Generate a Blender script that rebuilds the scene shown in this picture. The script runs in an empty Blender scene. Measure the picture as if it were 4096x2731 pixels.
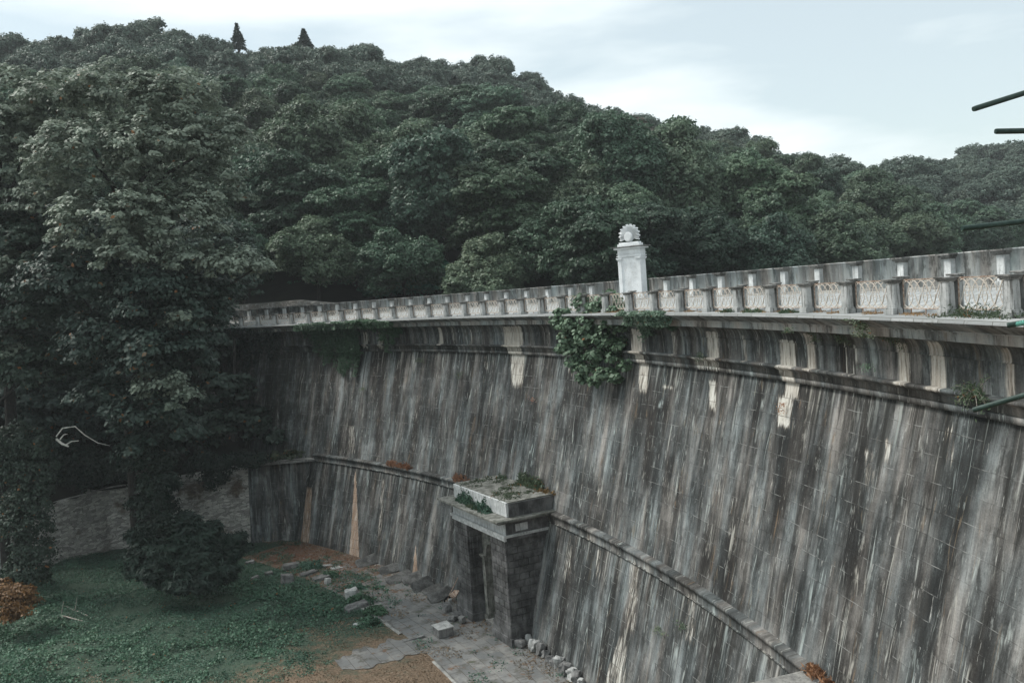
import bpy, bmesh, math, random
import numpy as np
from mathutils import Vector, Matrix, noise
R_ = math.radians
rng = np.random.default_rng(7)
random.seed(7)
C = bpy.context.scene.collection
S = bpy.context.scene

# ------------------------------------------------------------------ camera
FOC = 3600.0; PITCH = 0.05318; ROLL = -0.07145; EYE = 1.352
_f = np.array([0, math.cos(PITCH), -math.sin(PITCH)]); _u = np.array([0, math.sin(PITCH), math.cos(PITCH)]); _x = np.array([1., 0, 0])
CX = math.cos(ROLL)*_x + math.sin(ROLL)*_u
CU = -math.sin(ROLL)*_x + math.cos(ROLL)*_u
CF = _f
cam = bpy.data.cameras.new('camera'); cam.sensor_width = 36; cam.lens = 36*FOC/4096
cam.clip_start = 0.05; cam.clip_end = 3000
co = bpy.data.objects.new('camera', cam); C.objects.link(co)
co.matrix_world = Matrix(((CX[0], CU[0], -CF[0], 0), (CX[1], CU[1], -CF[1], 0), (CX[2], CU[2], -CF[2], EYE), (0, 0, 0, 1)))
S.camera = co

# ------------------------------------------------------------------ sky and sun
SUN_AZ = R_(-72); SUN_EL = R_(50)      # azimuth measured from +Y towards +X
w = bpy.data.worlds.new('World'); S.world = w; w.use_nodes = True
nt = w.node_tree; N = nt.nodes; L = nt.links; N.clear()
out = N.new('ShaderNodeOutputWorld')
sky = N.new('ShaderNodeTexSky'); sky.sky_type = 'NISHITA'; sky.sun_disc = False
sky.sun_elevation = SUN_EL; sky.sun_rotation = SUN_AZ
b1 = N.new('ShaderNodeBackground'); b1.inputs[1].default_value = 0.10
tint = N.new('ShaderNodeMix'); tint.data_type = 'RGBA'; tint.blend_type = 'MULTIPLY'; tint.inputs[0].default_value = 1; tint.inputs[7].default_value = (1.0, 1.06, .92, 1)
L.new(sky.outputs[0], tint.inputs[6]); L.new(tint.outputs[2], b1.inputs[0])
b2 = N.new('ShaderNodeBackground'); b2.inputs[0].default_value = (.84, .915, .93, 1); b2.inputs[1].default_value = .93
tc = N.new('ShaderNodeTexCoord'); mp = N.new('ShaderNodeMapping'); mp.inputs['Scale'].default_value = (1.0, 1.0, 4.2)
mp.inputs['Rotation'].default_value = (0, R_(-14), 0); mp.inputs['Location'].default_value = (1.9, .8, .55)
nz = N.new('ShaderNodeTexNoise'); nz.inputs['Scale'].default_value = 2.1; nz.inputs['Detail'].default_value = 6; nz.inputs['Roughness'].default_value = .5
cr = N.new('ShaderNodeValToRGB'); cr.color_ramp.elements[0].position = .40; cr.color_ramp.elements[0].color = (.50, .50, .50, 1)
cr.color_ramp.elements[1].position = .56; cr.color_ramp.elements[1].color = (1, 1, 1, 1)
mx = N.new('ShaderNodeMixShader')
L.new(tc.outputs['Generated'], mp.inputs[0]); L.new(mp.outputs[0], nz.inputs['Vector']); L.new(nz.outputs[0], cr.inputs[0])
L.new(cr.outputs[0], mx.inputs[0]); L.new(b1.outputs[0], mx.inputs[1]); L.new(b2.outputs[0], mx.inputs[2]); L.new(mx.outputs[0], out.inputs[0])
sl = bpy.data.lights.new('sun', 'SUN'); sl.energy = 3.0; sl.angle = R_(22); sl.color = (1, .965, .91)
so = bpy.data.objects.new('sun', sl); C.objects.link(so)
sd = Vector((math.sin(SUN_AZ)*math.cos(SUN_EL), math.cos(SUN_AZ)*math.cos(SUN_EL), math.sin(SUN_EL)))
so.rotation_euler = sd.to_track_quat('Z', 'Y').to_euler(); so.location = (-20, 0, 60)
S.view_settings.view_transform = 'Standard'; S.view_settings.look = 'None'; S.view_settings.gamma = 1
S.view_settings.exposure = 0.45

# ------------------------------------------------------------------ helpers
DCX, DCY, DR = -78.409, 13.783, 90.0          # the dam is an arc round this centre
A0, DA = 85.7987, -1.61918                     # angle of the first pillar and the bay, degrees
def dam(a, w, z):
    a = R_(a); return Vector((DCX+(DR+w)*math.sin(a), DCY+(DR+w)*math.cos(a), z))
def ray(px, py):
    return (px-2048)/FOC*CX - (py-1365.5)/FOC*CU + CF
def onz(px, py, z):
    d = ray(px, py); s = (z-EYE)/d[2]; return Vector((d[0]*s, d[1]*s, z))
def ony(px, py, Y):
    d = ray(px, py); s = Y/d[1]; return Vector((d[0]*s, Y, EYE+d[2]*s))
def proj(p):
    c = np.array([p[0], p[1], p[2]-EYE]); z = c@CF
    return 2048+FOC*(c@CX)/z, 1365.5-FOC*(c@CU)/z, z

def tag(o, label=None, cat=None, group=None, kind=None):
    if label: o['label'] = label
    if cat: o['category'] = cat
    if group: o['group'] = group
    if kind: o['kind'] = kind
    return o
def link(name, me, parent=None, mat=None):
    o = bpy.data.objects.new(name, me); C.objects.link(o)
    if parent: o.parent = parent
    if mat is not None and me is not None and not me.materials: me.materials.append(mat)
    return o
def empty(name, loc=(0, 0, 0), rz=0):
    o = bpy.data.objects.new(name, None); C.objects.link(o); o.location = loc; o.rotation_euler.z = rz
    o.empty_display_size = .2; return o
def npmesh(name, V, F, uv=None, attrs=None, mat=None, smooth=False):
    V = np.asarray(V, dtype=np.float32); F = np.asarray(F, dtype=np.int32); k = F.shape[1]
    me = bpy.data.meshes.new(name)
    me.vertices.add(len(V)); me.vertices.foreach_set('co', V.ravel())
    me.loops.add(F.size); me.loops.foreach_set('vertex_index', F.ravel())
    me.polygons.add(len(F)); me.polygons.foreach_set('loop_start', np.arange(len(F), dtype=np.int32)*k)
    me.polygons.foreach_set('loop_total', np.full(len(F), k, dtype=np.int32))
    if smooth: me.polygons.foreach_set('use_smooth', np.ones(len(F), dtype=bool))
    me.update(calc_edges=True)
    if uv is not None:
        l = me.uv_layers.new(name='UVMap'); l.data.foreach_set('uv', np.asarray(uv, dtype=np.float32)[F.ravel()].ravel())
    if attrs:
        for n_, a in attrs.items():
            at = me.attributes.new(n_, 'FLOAT', 'POINT'); at.data.foreach_set('value', np.asarray(a, dtype=np.float32))
    if mat is not None: me.materials.append(mat)
    me.validate(); return me
class MB:
    def __init__(s): s.v = []; s.f = []; s.uv = None
    def add(s, vs, fs):
        o = len(s.v); s.v += [tuple(v) for v in vs]; s.f += [tuple(i+o for i in f) for f in fs]
    def box(s, c, d, rot=None, taper=1.0, jit=0, bev=0):
        x, y, z = d[0]/2, d[1]/2, d[2]/2
        vs = []
        for sz in (-1, 1):
            t = taper if sz > 0 else 1
            for sx, sy in ((-1, -1), (1, -1), (1, 1), (-1, 1)):
                v = Vector((sx*x*t, sy*y*t, sz*z))
                if jit: v += Vector([random.uniform(-jit, jit) for _ in range(3)])
                if rot: v = rot @ v
                vs.append(v+Vector(c))
        s.add(vs, [(3, 2, 1, 0), (4, 5, 6, 7), (0, 1, 5, 4), (1, 2, 6, 5), (2, 3, 7, 6), (3, 0, 4, 7)])
    def tube(s, pts, rad, n=6):
        pts = [Vector(p) for p in pts]; rad = [rad]*len(pts) if not hasattr(rad, '__len__') else rad
        rings = []
        for i, p in enumerate(pts):
            t = (pts[min(i+1, len(pts)-1)]-pts[max(i-1, 0)]).normalized()
            a = t.orthogonal().normalized() if i == 0 else (prev - t*prev.dot(t)).normalized()
            prev = a; b = t.cross(a)
            rings.append([p+(a*math.cos(2*math.pi*k/n)+b*math.sin(2*math.pi*k/n))*rad[i] for k in range(n)])
        vs = [v for r in rings for v in r]; fs = []
        for i in range(len(pts)-1):
            for k in range(n):
                fs.append((i*n+k, i*n+(k+1) % n, (i+1)*n+(k+1) % n, (i+1)*n+k))
        fs.append(tuple(range(n))[::-1]); fs.append(tuple((len(pts)-1)*n+k for k in range(n)))
        s.add(vs, fs)
    def prism(s, poly, y0, y1):       # polygon in x,z extruded along y
        n = len(poly); vs = [(p[0], y0, p[1]) for p in poly]+[(p[0], y1, p[1]) for p in poly]
        fs = [tuple(range(n)), tuple(range(n, 2*n))[::-1]]+[(i, i+n, (i+1) % n+n, (i+1) % n) for i in range(n)]
        s.add(vs, fs)
    def build(s, name, mat, parent=None, bev=0, smooth=False):
        me = bpy.data.meshes.new(name); me.from_pydata(s.v, [], s.f); me.materials.append(mat)
        if smooth: me.polygons.foreach_set('use_smooth', [True]*len(me.polygons))
        me.update(); o = link(name, me, parent)
        if bev:
            m = o.modifiers.new('bevel', 'BEVEL'); m.width = bev; m.segments = 2; m.limit_method = 'ANGLE'; m.angle_limit = R_(40)
        return o
def copy_tree(o, parent=None):
    c = o.copy(); C.objects.link(c); c.parent = parent
    for ch in list(o.children): copy_tree(ch, c)
    return c

# ------------------------------------------------------------------ materials
class G:
    """small node-graph builder"""
    def __init__(s, name):
        s.m = bpy.data.materials.new(name); s.m.use_nodes = True; s.t = s.m.node_tree; s.N = s.t.nodes; s.L = s.t.links
        s.bsdf = s.N['Principled BSDF']
    def n(s, typ, **kw):
        k = s.N.new(typ)
        for a, v in kw.items(): setattr(k, a, v)
        return k
    def put(s, sock, v):
        if hasattr(v, 'node'): s.L.new(v, sock)
        elif v is not None: sock.default_value = v
    def math(s, op, a, b=None, c=None, clamp=False):
        k = s.n('ShaderNodeMath', operation=op, use_clamp=clamp); s.put(k.inputs[0], a)
        if b is not None: s.put(k.inputs[1], b)
        if c is not None: s.put(k.inputs[2], c)
        return k.outputs[0]
    def comb(s, x, y, z=0.):
        k = s.n('ShaderNodeCombineXYZ'); s.put(k.inputs[0], x); s.put(k.inputs[1], y); s.put(k.inputs[2], z); return k.outputs[0]
    def sep(s, v):
        k = s.n('ShaderNodeSeparateXYZ'); s.put(k.inputs[0], v); return k.outputs
    def noise(s, vec, scale=1, detail=4, rough=.55, dist=0.):
        k = s.n('ShaderNodeTexNoise'); s.put(k.inputs['Vector'], vec); k.inputs['Scale'].default_value = scale
        k.inputs['Detail'].default_value = detail; k.inputs['Roughness'].default_value = rough; k.inputs['Distortion'].default_value = dist
        return k.outputs[0]
    def ramp(s, f, stops, interp='LINEAR'):
        k = s.n('ShaderNodeValToRGB'); k.color_ramp.interpolation = interp; s.put(k.inputs[0], f); e = k.color_ramp.elements
        while len(e) < len(stops): e.new(.5)
        for i, (p, c) in enumerate(stops):
            e[i].position = p
            if not hasattr(c, '__len__'): c = (c, c, c)
            e[i].color = (*c, 1)
        return k.outputs[0]
    def step(s, f, a, b):
        k = s.n('ShaderNodeMapRange', interpolation_type='SMOOTHSTEP'); s.put(k.inputs[0], f)
        k.inputs[1].default_value = a; k.inputs[2].default_value = b; return k.outputs[0]
    def mix(s, f, a, b, mode='MIX'):
        k = s.n('ShaderNodeMix', data_type='RGBA', blend_type=mode); s.put(k.inputs[0], f)
        for sock, v in ((k.inputs[6], a), (k.inputs[7], b)):
            if not hasattr(v, 'node') and len(v) == 3: v = (*v, 1)
            s.put(sock, v)
        return k.outputs[2]
    def pos(s): return s.n('ShaderNodeTexCoord').outputs['Object']
    def gpos(s): return s.n('ShaderNodeNewGeometry').outputs['Position']
    def uv(s): return s.n('ShaderNodeUVMap', uv_map='UVMap').outputs[0]
    def attr(s, name): return s.n('ShaderNodeAttribute', attribute_name=name).outputs['Fac']
    def scale(s, v, sc):
        k = s.n('ShaderNodeMapping'); s.put(k.inputs[0], v); k.inputs['Scale'].default_value = sc; return k.outputs[0]
    def done(s, col, rough=.85, bump=None, bs=.3, bd=.02, spec=.25):
        s.put(s.bsdf.inputs['Base Color'], col if hasattr(col, 'node') else (*col, 1)); s.put(s.bsdf.inputs['Roughness'], rough)
        s.bsdf.inputs['Specular IOR Level'].default_value = spec
        if bump is not None:
            k = s.n('ShaderNodeBump'); k.inputs['Strength'].default_value = bs; k.inputs['Distance'].default_value = bd
            s.put(k.inputs['Height'], bump); s.L.new(k.outputs[0], s.bsdf.inputs['Normal'])
        return s.m

def wall_mat(name, row=.72, bw=1.55, ramp=None, joints=1.0, lightness=1.0, su=1.0, sv=1.0, ease=.014):
    g = G(name); o = g.sep(g.uv()); u, v = o[0], o[1]
    wob = g.math('MULTIPLY', g.math('SUBTRACT', g.noise(g.comb(g.math('MULTIPLY', u, .5), g.math('MULTIPLY', v, .5)), 1, 3), .5), .12)
    v2 = g.math('ADD', v, wob)
    br = g.n('ShaderNodeTexBrick'); br.offset = .37; br.offset_frequency = 2; br.squash = 1.35; br.squash_frequency = 3
    g.put(br.inputs['Vector'], g.comb(u, v2)); br.inputs['Color1'].default_value = (0, 0, 0, 1); br.inputs['Color2'].default_value = (1, 1, 1, 1)
    br.inputs['Mortar'].default_value = (.5, .5, .5, 1)
    br.inputs['Scale'].default_value = 1; br.inputs['Brick Width'].default_value = bw; br.inputs['Row Height'].default_value = row
    br.inputs['Mortar Size'].default_value = ease; br.inputs['Mortar Smooth'].default_value = .3
    rnd = g.sep(br.outputs['Color'])[0]; mort = br.outputs['Fac']
    wv = g.math('MULTIPLY', g.math('SUBTRACT', g.noise(g.comb(g.math('MULTIPLY', u, 1.3), g.math('MULTIPLY', v, .9)), 1, 4), .5), .11)
    us = g.math('ADD', u, wv)
    def st(su_, sv_, k, d=6, r=.62):
        return g.noise(g.comb(g.math('MULTIPLY', us, su_*su), g.math('MULTIPLY', v, sv_*sv), g.math('MULTIPLY', rnd, k)), 1, d, r)
    A = st(.75, .11, .05, 5, .55); B = st(1.7, .22, .14, 7, .64); Cc = st(9, .9, .35, 5, .7); Dn = g.noise(g.comb(g.math('MULTIPLY', u, .34), g.math('MULTIPLY', v, .42)), 1, 6, .68)
    grit = g.noise(g.comb(u, v), 16, 5, .75)
    val = g.math('MULTIPLY', A, .40)
    for k, wt in ((B, .28), (Cc, .08), (Dn, .24)): val = g.math('ADD', val, g.math('MULTIPLY', k, wt))
    val = g.math('ADD', val, g.math('MULTIPLY', g.math('SUBTRACT', rnd, .5), .018))
    val = g.math('ADD', val, g.math('MULTIPLY', g.math('SUBTRACT', grit, .5), .10))
    base = g.ramp(val, ramp or [(.42, .015), (.46, .036), (.49, .066), (.52, .105), (.555, .160), (.605, .28)])
    def ridge(su_, sv_, off, w_, lo, hi):
        n_ = g.noise(g.comb(g.math('MULTIPLY', us, su_), g.math('MULTIPLY', v, sv_), off), 1, 2, .5)
        m_ = g.noise(g.comb(g.math('MULTIPLY', u, 1.1), g.math('MULTIPLY', v, .42), off+3), 1, 4, .65)
        return g.math('MULTIPLY', g.step(g.math('ABSOLUTE', g.math('SUBTRACT', n_, .5)), w_, w_*.2), g.step(m_, lo, hi))
    base = g.mix(g.math('MULTIPLY', ridge(1.5, .10, 11., .014, .47, .60), .70), base, (.40, .41, .395))
    base = g.mix(g.math('MULTIPLY', ridge(1.1, .08, 21., .050, .46, .60), .65), base, (.020, .020, .019))
    base = g.mix(g.math('MULTIPLY', ridge(3.2, .30, 31., .020, .50, .62), .5), base, (.27, .28, .27))
    base = g.mix(g.math('MULTIPLY', ridge(2.9, .26, 41., .035, .50, .62), .5), base, (.024, .023, .022))
    base = g.mix(g.math('MULTIPLY', ridge(2.1, .18, 51., .022, .54, .64), .45), base, (.21, .155, .105))
    cb = g.noise(g.comb(g.math('MULTIPLY', us, 2.4), g.math('MULTIPLY', v, 1.0), 83.), 1, 6, .72)
    base = g.mix(g.math('MULTIPLY', g.math('MULTIPLY', g.step(cb, .58, .66), g.step(Cc, .40, .55)), .6), base, (.30, .305, .295))
    db = g.noise(g.comb(g.math('MULTIPLY', us, 1.3), g.math('MULTIPLY', v, .55), 93.), 1, 6, .72)
    base = g.mix(g.math('MULTIPLY', g.step(db, .54, .64), .65), base, (.026, .026, .025))
    # stains that hang from the string course and from the lower ledge
    for v0_, off in ((3.0, 61.), (12.3, 71.)):
        dd_ = g.math('SUBTRACT', g.math('MULTIPLY', v, -1.), v0_)
        for k_, (fr_, c_, am) in enumerate(((1.7, (.016, .016, .015), .8), (2.3, (.34, .345, .33), .7))):
            ln_ = g.math('MULTIPLY', g.math('SUBTRACT', g.noise(g.comb(g.math('MULTIPLY', us, fr_), off+k_*9, 0.), 1, 4, .7), .46+.05*k_), 26 if k_ == 0 else 18)
            base = g.mix(g.math('MULTIPLY', g.math('MULTIPLY', g.step(g.math('SUBTRACT', ln_, dd_), -.2, 1.6), g.math('GREATER_THAN', dd_, 0.)), g.math('MULTIPLY', g.step(B, .36, .52), am)), base, c_)
    tn = g.noise(g.comb(g.math('MULTIPLY', u, .9), g.math('MULTIPLY', v, .16), 5.), 1, 3)
    tint = g.ramp(tn, [(.40, (1.03, .99, .93)), (.5, (.95, 1, .99)), (.62, (.88, 1.0, 1.02))])
    col = g.mix(1., base, tint, 'MULTIPLY')
    # lime runs and white flecks
    fl = st(11, .9, 2.5, 5, .7); fl2 = g.noise(g.comb(g.math('MULTIPLY', u, 7), g.math('MULTIPLY', v, 3.2), 3.), 1, 5, .75)
    col = g.mix(g.math('MULTIPLY', g.step(fl, .625, .70), .8), col, (.46, .47, .45))
    col = g.mix(g.math('MULTIPLY', g.step(fl2, .66, .71), .8), col, (.44, .45, .43))
    # pale patches that a run-off keeps clean
    pn = g.math('MULTIPLY', g.math('SUBTRACT', g.noise(g.comb(g.math('MULTIPLY', u, 7.), g.math('MULTIPLY', v, .6), 9.), 1, 5, .65), .5), 1.5)
    pa = g.attr('pale'); pf = g.math('MULTIPLY', g.step(g.math('ADD', pa, g.math('ADD', pn, g.math('MULTIPLY', g.math('SUBTRACT', Cc, .5), 2.2))), .30, 1.05), g.step(pa, .04, .5))
    warm = g.mix(g.attr('rust'), (.50, .485, .435), (.42, .28, .19))
    pal = g.mix(g.math('MULTIPLY', g.step(Cc, .46, .62), .55), warm, (.66, .67, .64))
    pal = g.mix(g.math('MULTIPLY', g.step(B, .58, .68), .5), pal, (.30, .22, .16))
    pal = g.mix(g.math('MULTIPLY', g.step(pf, .75, .2), .75), pal, (.26, .215, .165))
    pal = g.mix(g.math('MULTIPLY', g.step(fl2, .44, .36), .5), pal, (.20, .18, .15))
    col = g.mix(pf, col, pal)
    col = g.mix(g.math('MULTIPLY', g.math('MULTIPLY', mort, pf), .7), col, (.10, .075, .055))
    col = g.mix(g.math('MULTIPLY', g.math('MULTIPLY', g.attr('rust'), pf), g.math('MULTIPLY', g.step(g.math('ADD', g.math('MULTIPLY', B, .5), g.math('MULTIPLY', grit, .5)), .54, .44), .65)), col, (.15, .085, .05))
    dk_ = g.noise(g.comb(g.math('MULTIPLY', u, 8), g.math('MULTIPLY', v, 2.2), 13.), 1, 5, .75)
    col = g.mix(g.math('MULTIPLY', g.step(dk_, .64, .70), .6), col, (.018, .018, .017))
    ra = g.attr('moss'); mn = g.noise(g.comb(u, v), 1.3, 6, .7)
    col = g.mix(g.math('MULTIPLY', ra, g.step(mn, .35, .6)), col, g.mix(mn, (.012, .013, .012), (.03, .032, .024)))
    jn = g.noise(g.comb(u, v), .9, 4)
    jl = g.mix(g.step(jn, .42, .6), (.028, .028, .027), (.30, .31, .30))
    col = g.mix(g.math('MULTIPLY', mort, g.math('MULTIPLY', g.step(g.noise(g.comb(u, v), 2.3, 3), .40, .58), .6*joints)), col, jl)
    if lightness != 1: col = g.mix(1., col, (lightness,)*3, 'MULTIPLY')
    bh = g.math('SUBTRACT', g.math('ADD', g.math('MULTIPLY', grit, .4), g.math('MULTIPLY', val, .8)), g.math('MULTIPLY', mort, .6))
    return g.done(col, .85, bh, .6, .05)

def stone_mat(name, c0, c1, streak=True, sc=1.0, dark=(.03, .03, .028), dk=.5, gl=True):
    g = G(name); p = g.gpos() if gl else g.pos(); x, y, z = g.sep(p)
    n1 = g.noise(p, 1.7*sc, 6, .65); n2 = g.noise(p, 14*sc, 5, .7)
    n3 = g.noise(g.scale(p, (9*sc, 9*sc, .9*sc)), 1, 5, .65)
    col = g.mix(g.step(n1, .35, .65), c0, c1)
    col = g.mix(g.math('MULTIPLY', g.step(n3, .50, .68), dk), col, dark)
    col = g.mix(g.math('MULTIPLY', g.step(n2, .60, .74), .5), col, (.5, .5, .47))
    col = g.mix(g.math('MULTIPLY', g.step(n2, .44, .32), .45), col, dark)
    return g.done(col, .85, n2, .45, .02)

def leaf_mat(name, c_dark, c_light, var=.32, rust=0., trans=.22, rough=.55):
    g = G(name); geo = g.n('ShaderNodeNewGeometry'); oi = g.n('ShaderNodeObjectInfo')
    rnd = geo.outputs['Random Per Island']
    p = geo.outputs['Position']
    cl = g.noise(p, .55, 3); bigc = g.noise(p, .11, 3)
    f = g.math('ADD', g.math('MULTIPLY', rnd, .6), g.math('MULTIPLY', g.step(cl, .35, .65), .4))
    col = g.mix(f, c_dark, c_light)
    if var > .2: col = g.mix(g.math('MULTIPLY', g.step(bigc, .48, .66), .55), col, g.mix(rnd, tuple(x*1.25 for x in (c_light[0]*1.2, c_light[1], c_light[2]*1.0)), c_dark))
    hs = g.n('ShaderNodeHueSaturation'); g.put(hs.inputs['Hue'], g.math('ADD', .470, g.math('MULTIPLY', oi.outputs['Random'], .055)))
    r2 = g.math('FRACT', g.math('MULTIPLY', oi.outputs['Random'], 7.31))
    g.put(hs.inputs['Value'], g.math('ADD', 1-var, g.math('MULTIPLY', r2, 2*var))); hs.inputs['Saturation'].default_value = 1
    g.put(hs.inputs['Color'], col); col = hs.outputs[0]
    if rust: col = g.mix(g.step(rnd, 1-rust-.005, 1-rust), col, (.22, .10, .035))
    b = g.bsdf; g.put(b.inputs['Base Color'], col); b.inputs['Roughness'].default_value = rough; b.inputs['Specular IOR Level'].default_value = .35
    tr = g.n('ShaderNodeBsdfTranslucent'); g.put(tr.inputs[0], col); ms = g.n('ShaderNodeMixShader'); ms.inputs[0].default_value = trans
    g.L.new(b.outputs[0], ms.inputs[1]); g.L.new(tr.outputs[0], ms.inputs[2]); g.L.new(ms.outputs[0], g.N['Material Output'].inputs[0])
    return g.m
def flat_mat(name, col, rough=.8, var=.3, sc=6, metal=0):
    g = G(name); p = g.pos(); n = g.noise(p, sc, 5, .65)
    c = g.mix(g.step(n, .3, .7), tuple(x*(1-var) for x in col), tuple(min(1, x*(1+var)) for x in col))
    g.bsdf.inputs['Metallic'].default_value = metal
    return g.done(c, rough, n, .3, .01)

M = {}
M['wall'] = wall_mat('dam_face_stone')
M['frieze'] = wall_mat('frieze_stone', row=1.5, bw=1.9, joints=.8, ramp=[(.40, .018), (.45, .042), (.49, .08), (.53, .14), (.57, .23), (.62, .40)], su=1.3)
M['cornice'] = wall_mat('cornice_stone_shaded', row=3, bw=1.25, joints=1.0, ramp=[(.36, .04), (.44, .11), (.50, .19), (.56, .27), (.62, .37), (.68, .48)], su=1.5, sv=2.5)  # greyer copy of the stone, shade on the moulding painted in
M['fascia'] = wall_mat('fascia_stone_lit', row=3, bw=1.25, joints=1.0, ramp=[(.36, .10), (.43, .24), (.49, .36), (.55, .46), (.61, .55), (.68, .62)], su=1.2, sv=2.5)  # lighter copy of the stone, light on the upright face painted in
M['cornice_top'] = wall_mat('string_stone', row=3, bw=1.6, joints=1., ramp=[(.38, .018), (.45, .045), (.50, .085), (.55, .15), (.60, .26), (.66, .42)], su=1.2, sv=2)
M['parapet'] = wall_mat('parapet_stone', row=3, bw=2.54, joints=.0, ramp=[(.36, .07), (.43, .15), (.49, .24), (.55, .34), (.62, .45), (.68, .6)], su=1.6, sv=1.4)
M['pillar'] = stone_mat('pillar_stone', (.27, .28, .275), (.42, .43, .425), dk=.9, dark=(.05, .048, .042))
M['cap'] = stone_mat('cap_stone', (.09, .09, .085), (.24, .24, .23), dk=.6)
M['marble'] = stone_mat('marble', (.66, .68, .69), (.80, .82, .83), dk=.14, dark=(.42, .40, .35))
M['portal_white'] = stone_mat('portal_white', (.42, .44, .44), (.62, .64, .64), dk=.6, dark=(.10, .095, .085), sc=1.2)
M['portal_roof'] = stone_mat('portal_roof', (.09, .095, .08), (.26, .26, .24), dk=.6, sc=1.3)
M['rubblestone'] = stone_mat('loose_stone', (.10, .10, .10), (.24, .24, .235), dk=.4)
M['whitestone'] = stone_mat('broken_marble', (.28, .285, .28), (.48, .49, .48), dk=.3, dark=(.12, .11, .1))
M['slab'] = stone_mat('slab_stone', (.06, .06, .058), (.15, .15, .145), dk=.4)
M['kerb'] = stone_mat('kerb_stone', (.16, .16, .155), (.32, .32, .30), dk=.4)

# ashlar of the portal: rusticated, dark
def ashlar():
    g = G('rusticated_stone'); p = g.pos(); x, y, z = g.sep(p)
    n1 = g.noise(p, 1.1, 5, .65); n2 = g.noise(p, 12, 5, .7); n3 = g.noise(g.scale(p, (6, 6, .6)), 1, 5, .6)
    col = g.ramp(n1, [(.35, .035), (.5, .085), (.65, .17)])
    col = g.mix(g.math('MULTIPLY', g.step(n3, .52, .7), .55), col, (.17, .18, .18))
    col = g.mix(g.math('MULTIPLY', g.step(n2, .64, .74), .55), col, (.42, .43, .41))
    return g.done(col, .8, n2, .5, .02)
M['ashlar'] = ashlar()
def rust_iron():
    g = G('rusting_white_iron'); p = g.pos(); n = g.noise(p, 5, 6, .75); n2 = g.noise(p, 26, 4, .7)
    col = g.mix(g.step(g.math('ADD', g.math('MULTIPLY', n, .6), g.math('MULTIPLY', n2, .4)), .54, .64), (.50, .455, .40), (.30, .155, .09))
    return g.done(col, .75, n2, .3, .004)
M['iron'] = rust_iron()
g = G('rusted_rail'); p = g.pos(); n = g.noise(p, 7, 5, .7); M['rust'] = g.done(g.mix(g.step(n, .4, .6), (.20, .115, .075), (.42, .35, .29)), .8)
g = G('green_paint'); p = g.pos(); n = g.noise(p, 9, 5, .7); n2 = g.noise(p, 40, 4, .7)
col = g.mix(g.step(n2, .4, .7), (.018, .036, .030), (.035, .062, .052)); col = g.mix(g.step(n, .64, .67), col, (.12, .34, .28)); M['green'] = g.done(col, .5, n2, .3, .002)
M['bark'] = flat_mat('bark', (.022, .021, .019), .9, .5, 4)
M['pale_bark'] = flat_mat('pale_bark', (.30, .28, .25), .85, .4, 4)
M['dead_wood'] = flat_mat('dead_wood', (.48, .47, .43), .85, .3, 4)
M['soil'] = flat_mat('forest_floor', (.014, .015, .011), .95, .4, .4)
M['water'] = G('water').done((.01, .015, .014), .08, None, spec=.5)

M['leafA'] = leaf_mat('leaf_beech', (0.038, 0.070, 0.047), (0.133, 0.200, 0.124))
M['leafB'] = leaf_mat('leaf_oak', (0.026, 0.060, 0.036), (0.107, 0.175, 0.108))
M['leafC'] = leaf_mat('leaf_dark', (0.022, 0.048, 0.030), (0.084, 0.146, 0.096))
M['leafR'] = leaf_mat('leaf_ridge', (.045, .078, .057), (.16, .225, .165))
M['leafP'] = leaf_mat('leaf_pale', (.070, .100, .074), (.30, .36, .285), var=.08, rust=.003, trans=.3)
M['leafD'] = leaf_mat('leaf_shade', (0.019, 0.038, 0.030), (0.065, 0.097, 0.076), var=.1, rust=.006)  # darker leaf colour; on the lower crowns it paints in their shade
M['leafG'] = leaf_mat('leaf_acacia', (0.025, 0.101, 0.064), (0.064, 0.208, 0.126), var=.05)
M['conifer'] = leaf_mat('conifer_needles', (.008, .020, .016), (.022, .048, .036), var=.1)
M['ivy'] = leaf_mat('ivy_leaf', (.024, .062, .036), (.085, .170, .105), var=.1)
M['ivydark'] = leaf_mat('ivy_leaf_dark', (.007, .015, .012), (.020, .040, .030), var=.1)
M['fig'] = leaf_mat('fig_leaf', (.055, .105, .070), (.165, .250, .175), var=.05, rust=.006)
M['weed'] = leaf_mat('weed_leaf', (.035, .065, .035), (.12, .16, .095), var=.2, rust=.04)
M['dry'] = leaf_mat('dry_weed', (.16, .075, .03), (.36, .22, .12), var=.1)
M['rusty_leaf'] = leaf_mat('copper_leaf', (.09, .04, .018), (.23, .10, .045), var=.1)
M['redleaf'] = leaf_mat('leaf_reddish', (0.054, 0.046, 0.035), (0.135, 0.115, 0.084), var=.05)

# ------------------------------------------------------------------ foliage builders
def sphere_dirs(n):
    v = rng.normal(size=(n, 3)); return v/np.linalg.norm(v, axis=1)[:, None]
def leaves(P, Nn, size, aspect=1.6, jitter=.5):
    n = len(P); Nn = Nn+rng.normal(size=(n, 3))*jitter; Nn /= np.linalg.norm(Nn, axis=1)[:, None]+1e-9
    t = np.cross(Nn, rng.normal(size=(n, 3))); t /= np.linalg.norm(t, axis=1)[:, None]+1e-9
    b = np.cross(Nn, t); s = (size*rng.uniform(.6, 1.35, n))[:, None]
    V = np.empty((n, 4, 3)); V[:, 0] = P-t*s*aspect/2; V[:, 1] = P+b*s/2+Nn*s*.12; V[:, 2] = P+t*s*aspect/2; V[:, 3] = P-b*s/2+Nn*s*.12
    return V.reshape(-1, 3), np.arange(4*n).reshape(n, 4)
def leafmesh(name, P, Nn, size, mat, aspect=1.6, jitter=.5):
    V, F = leaves(P, Nn, size, aspect, jitter); return npmesh(name, V, F, mat=mat)
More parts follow.
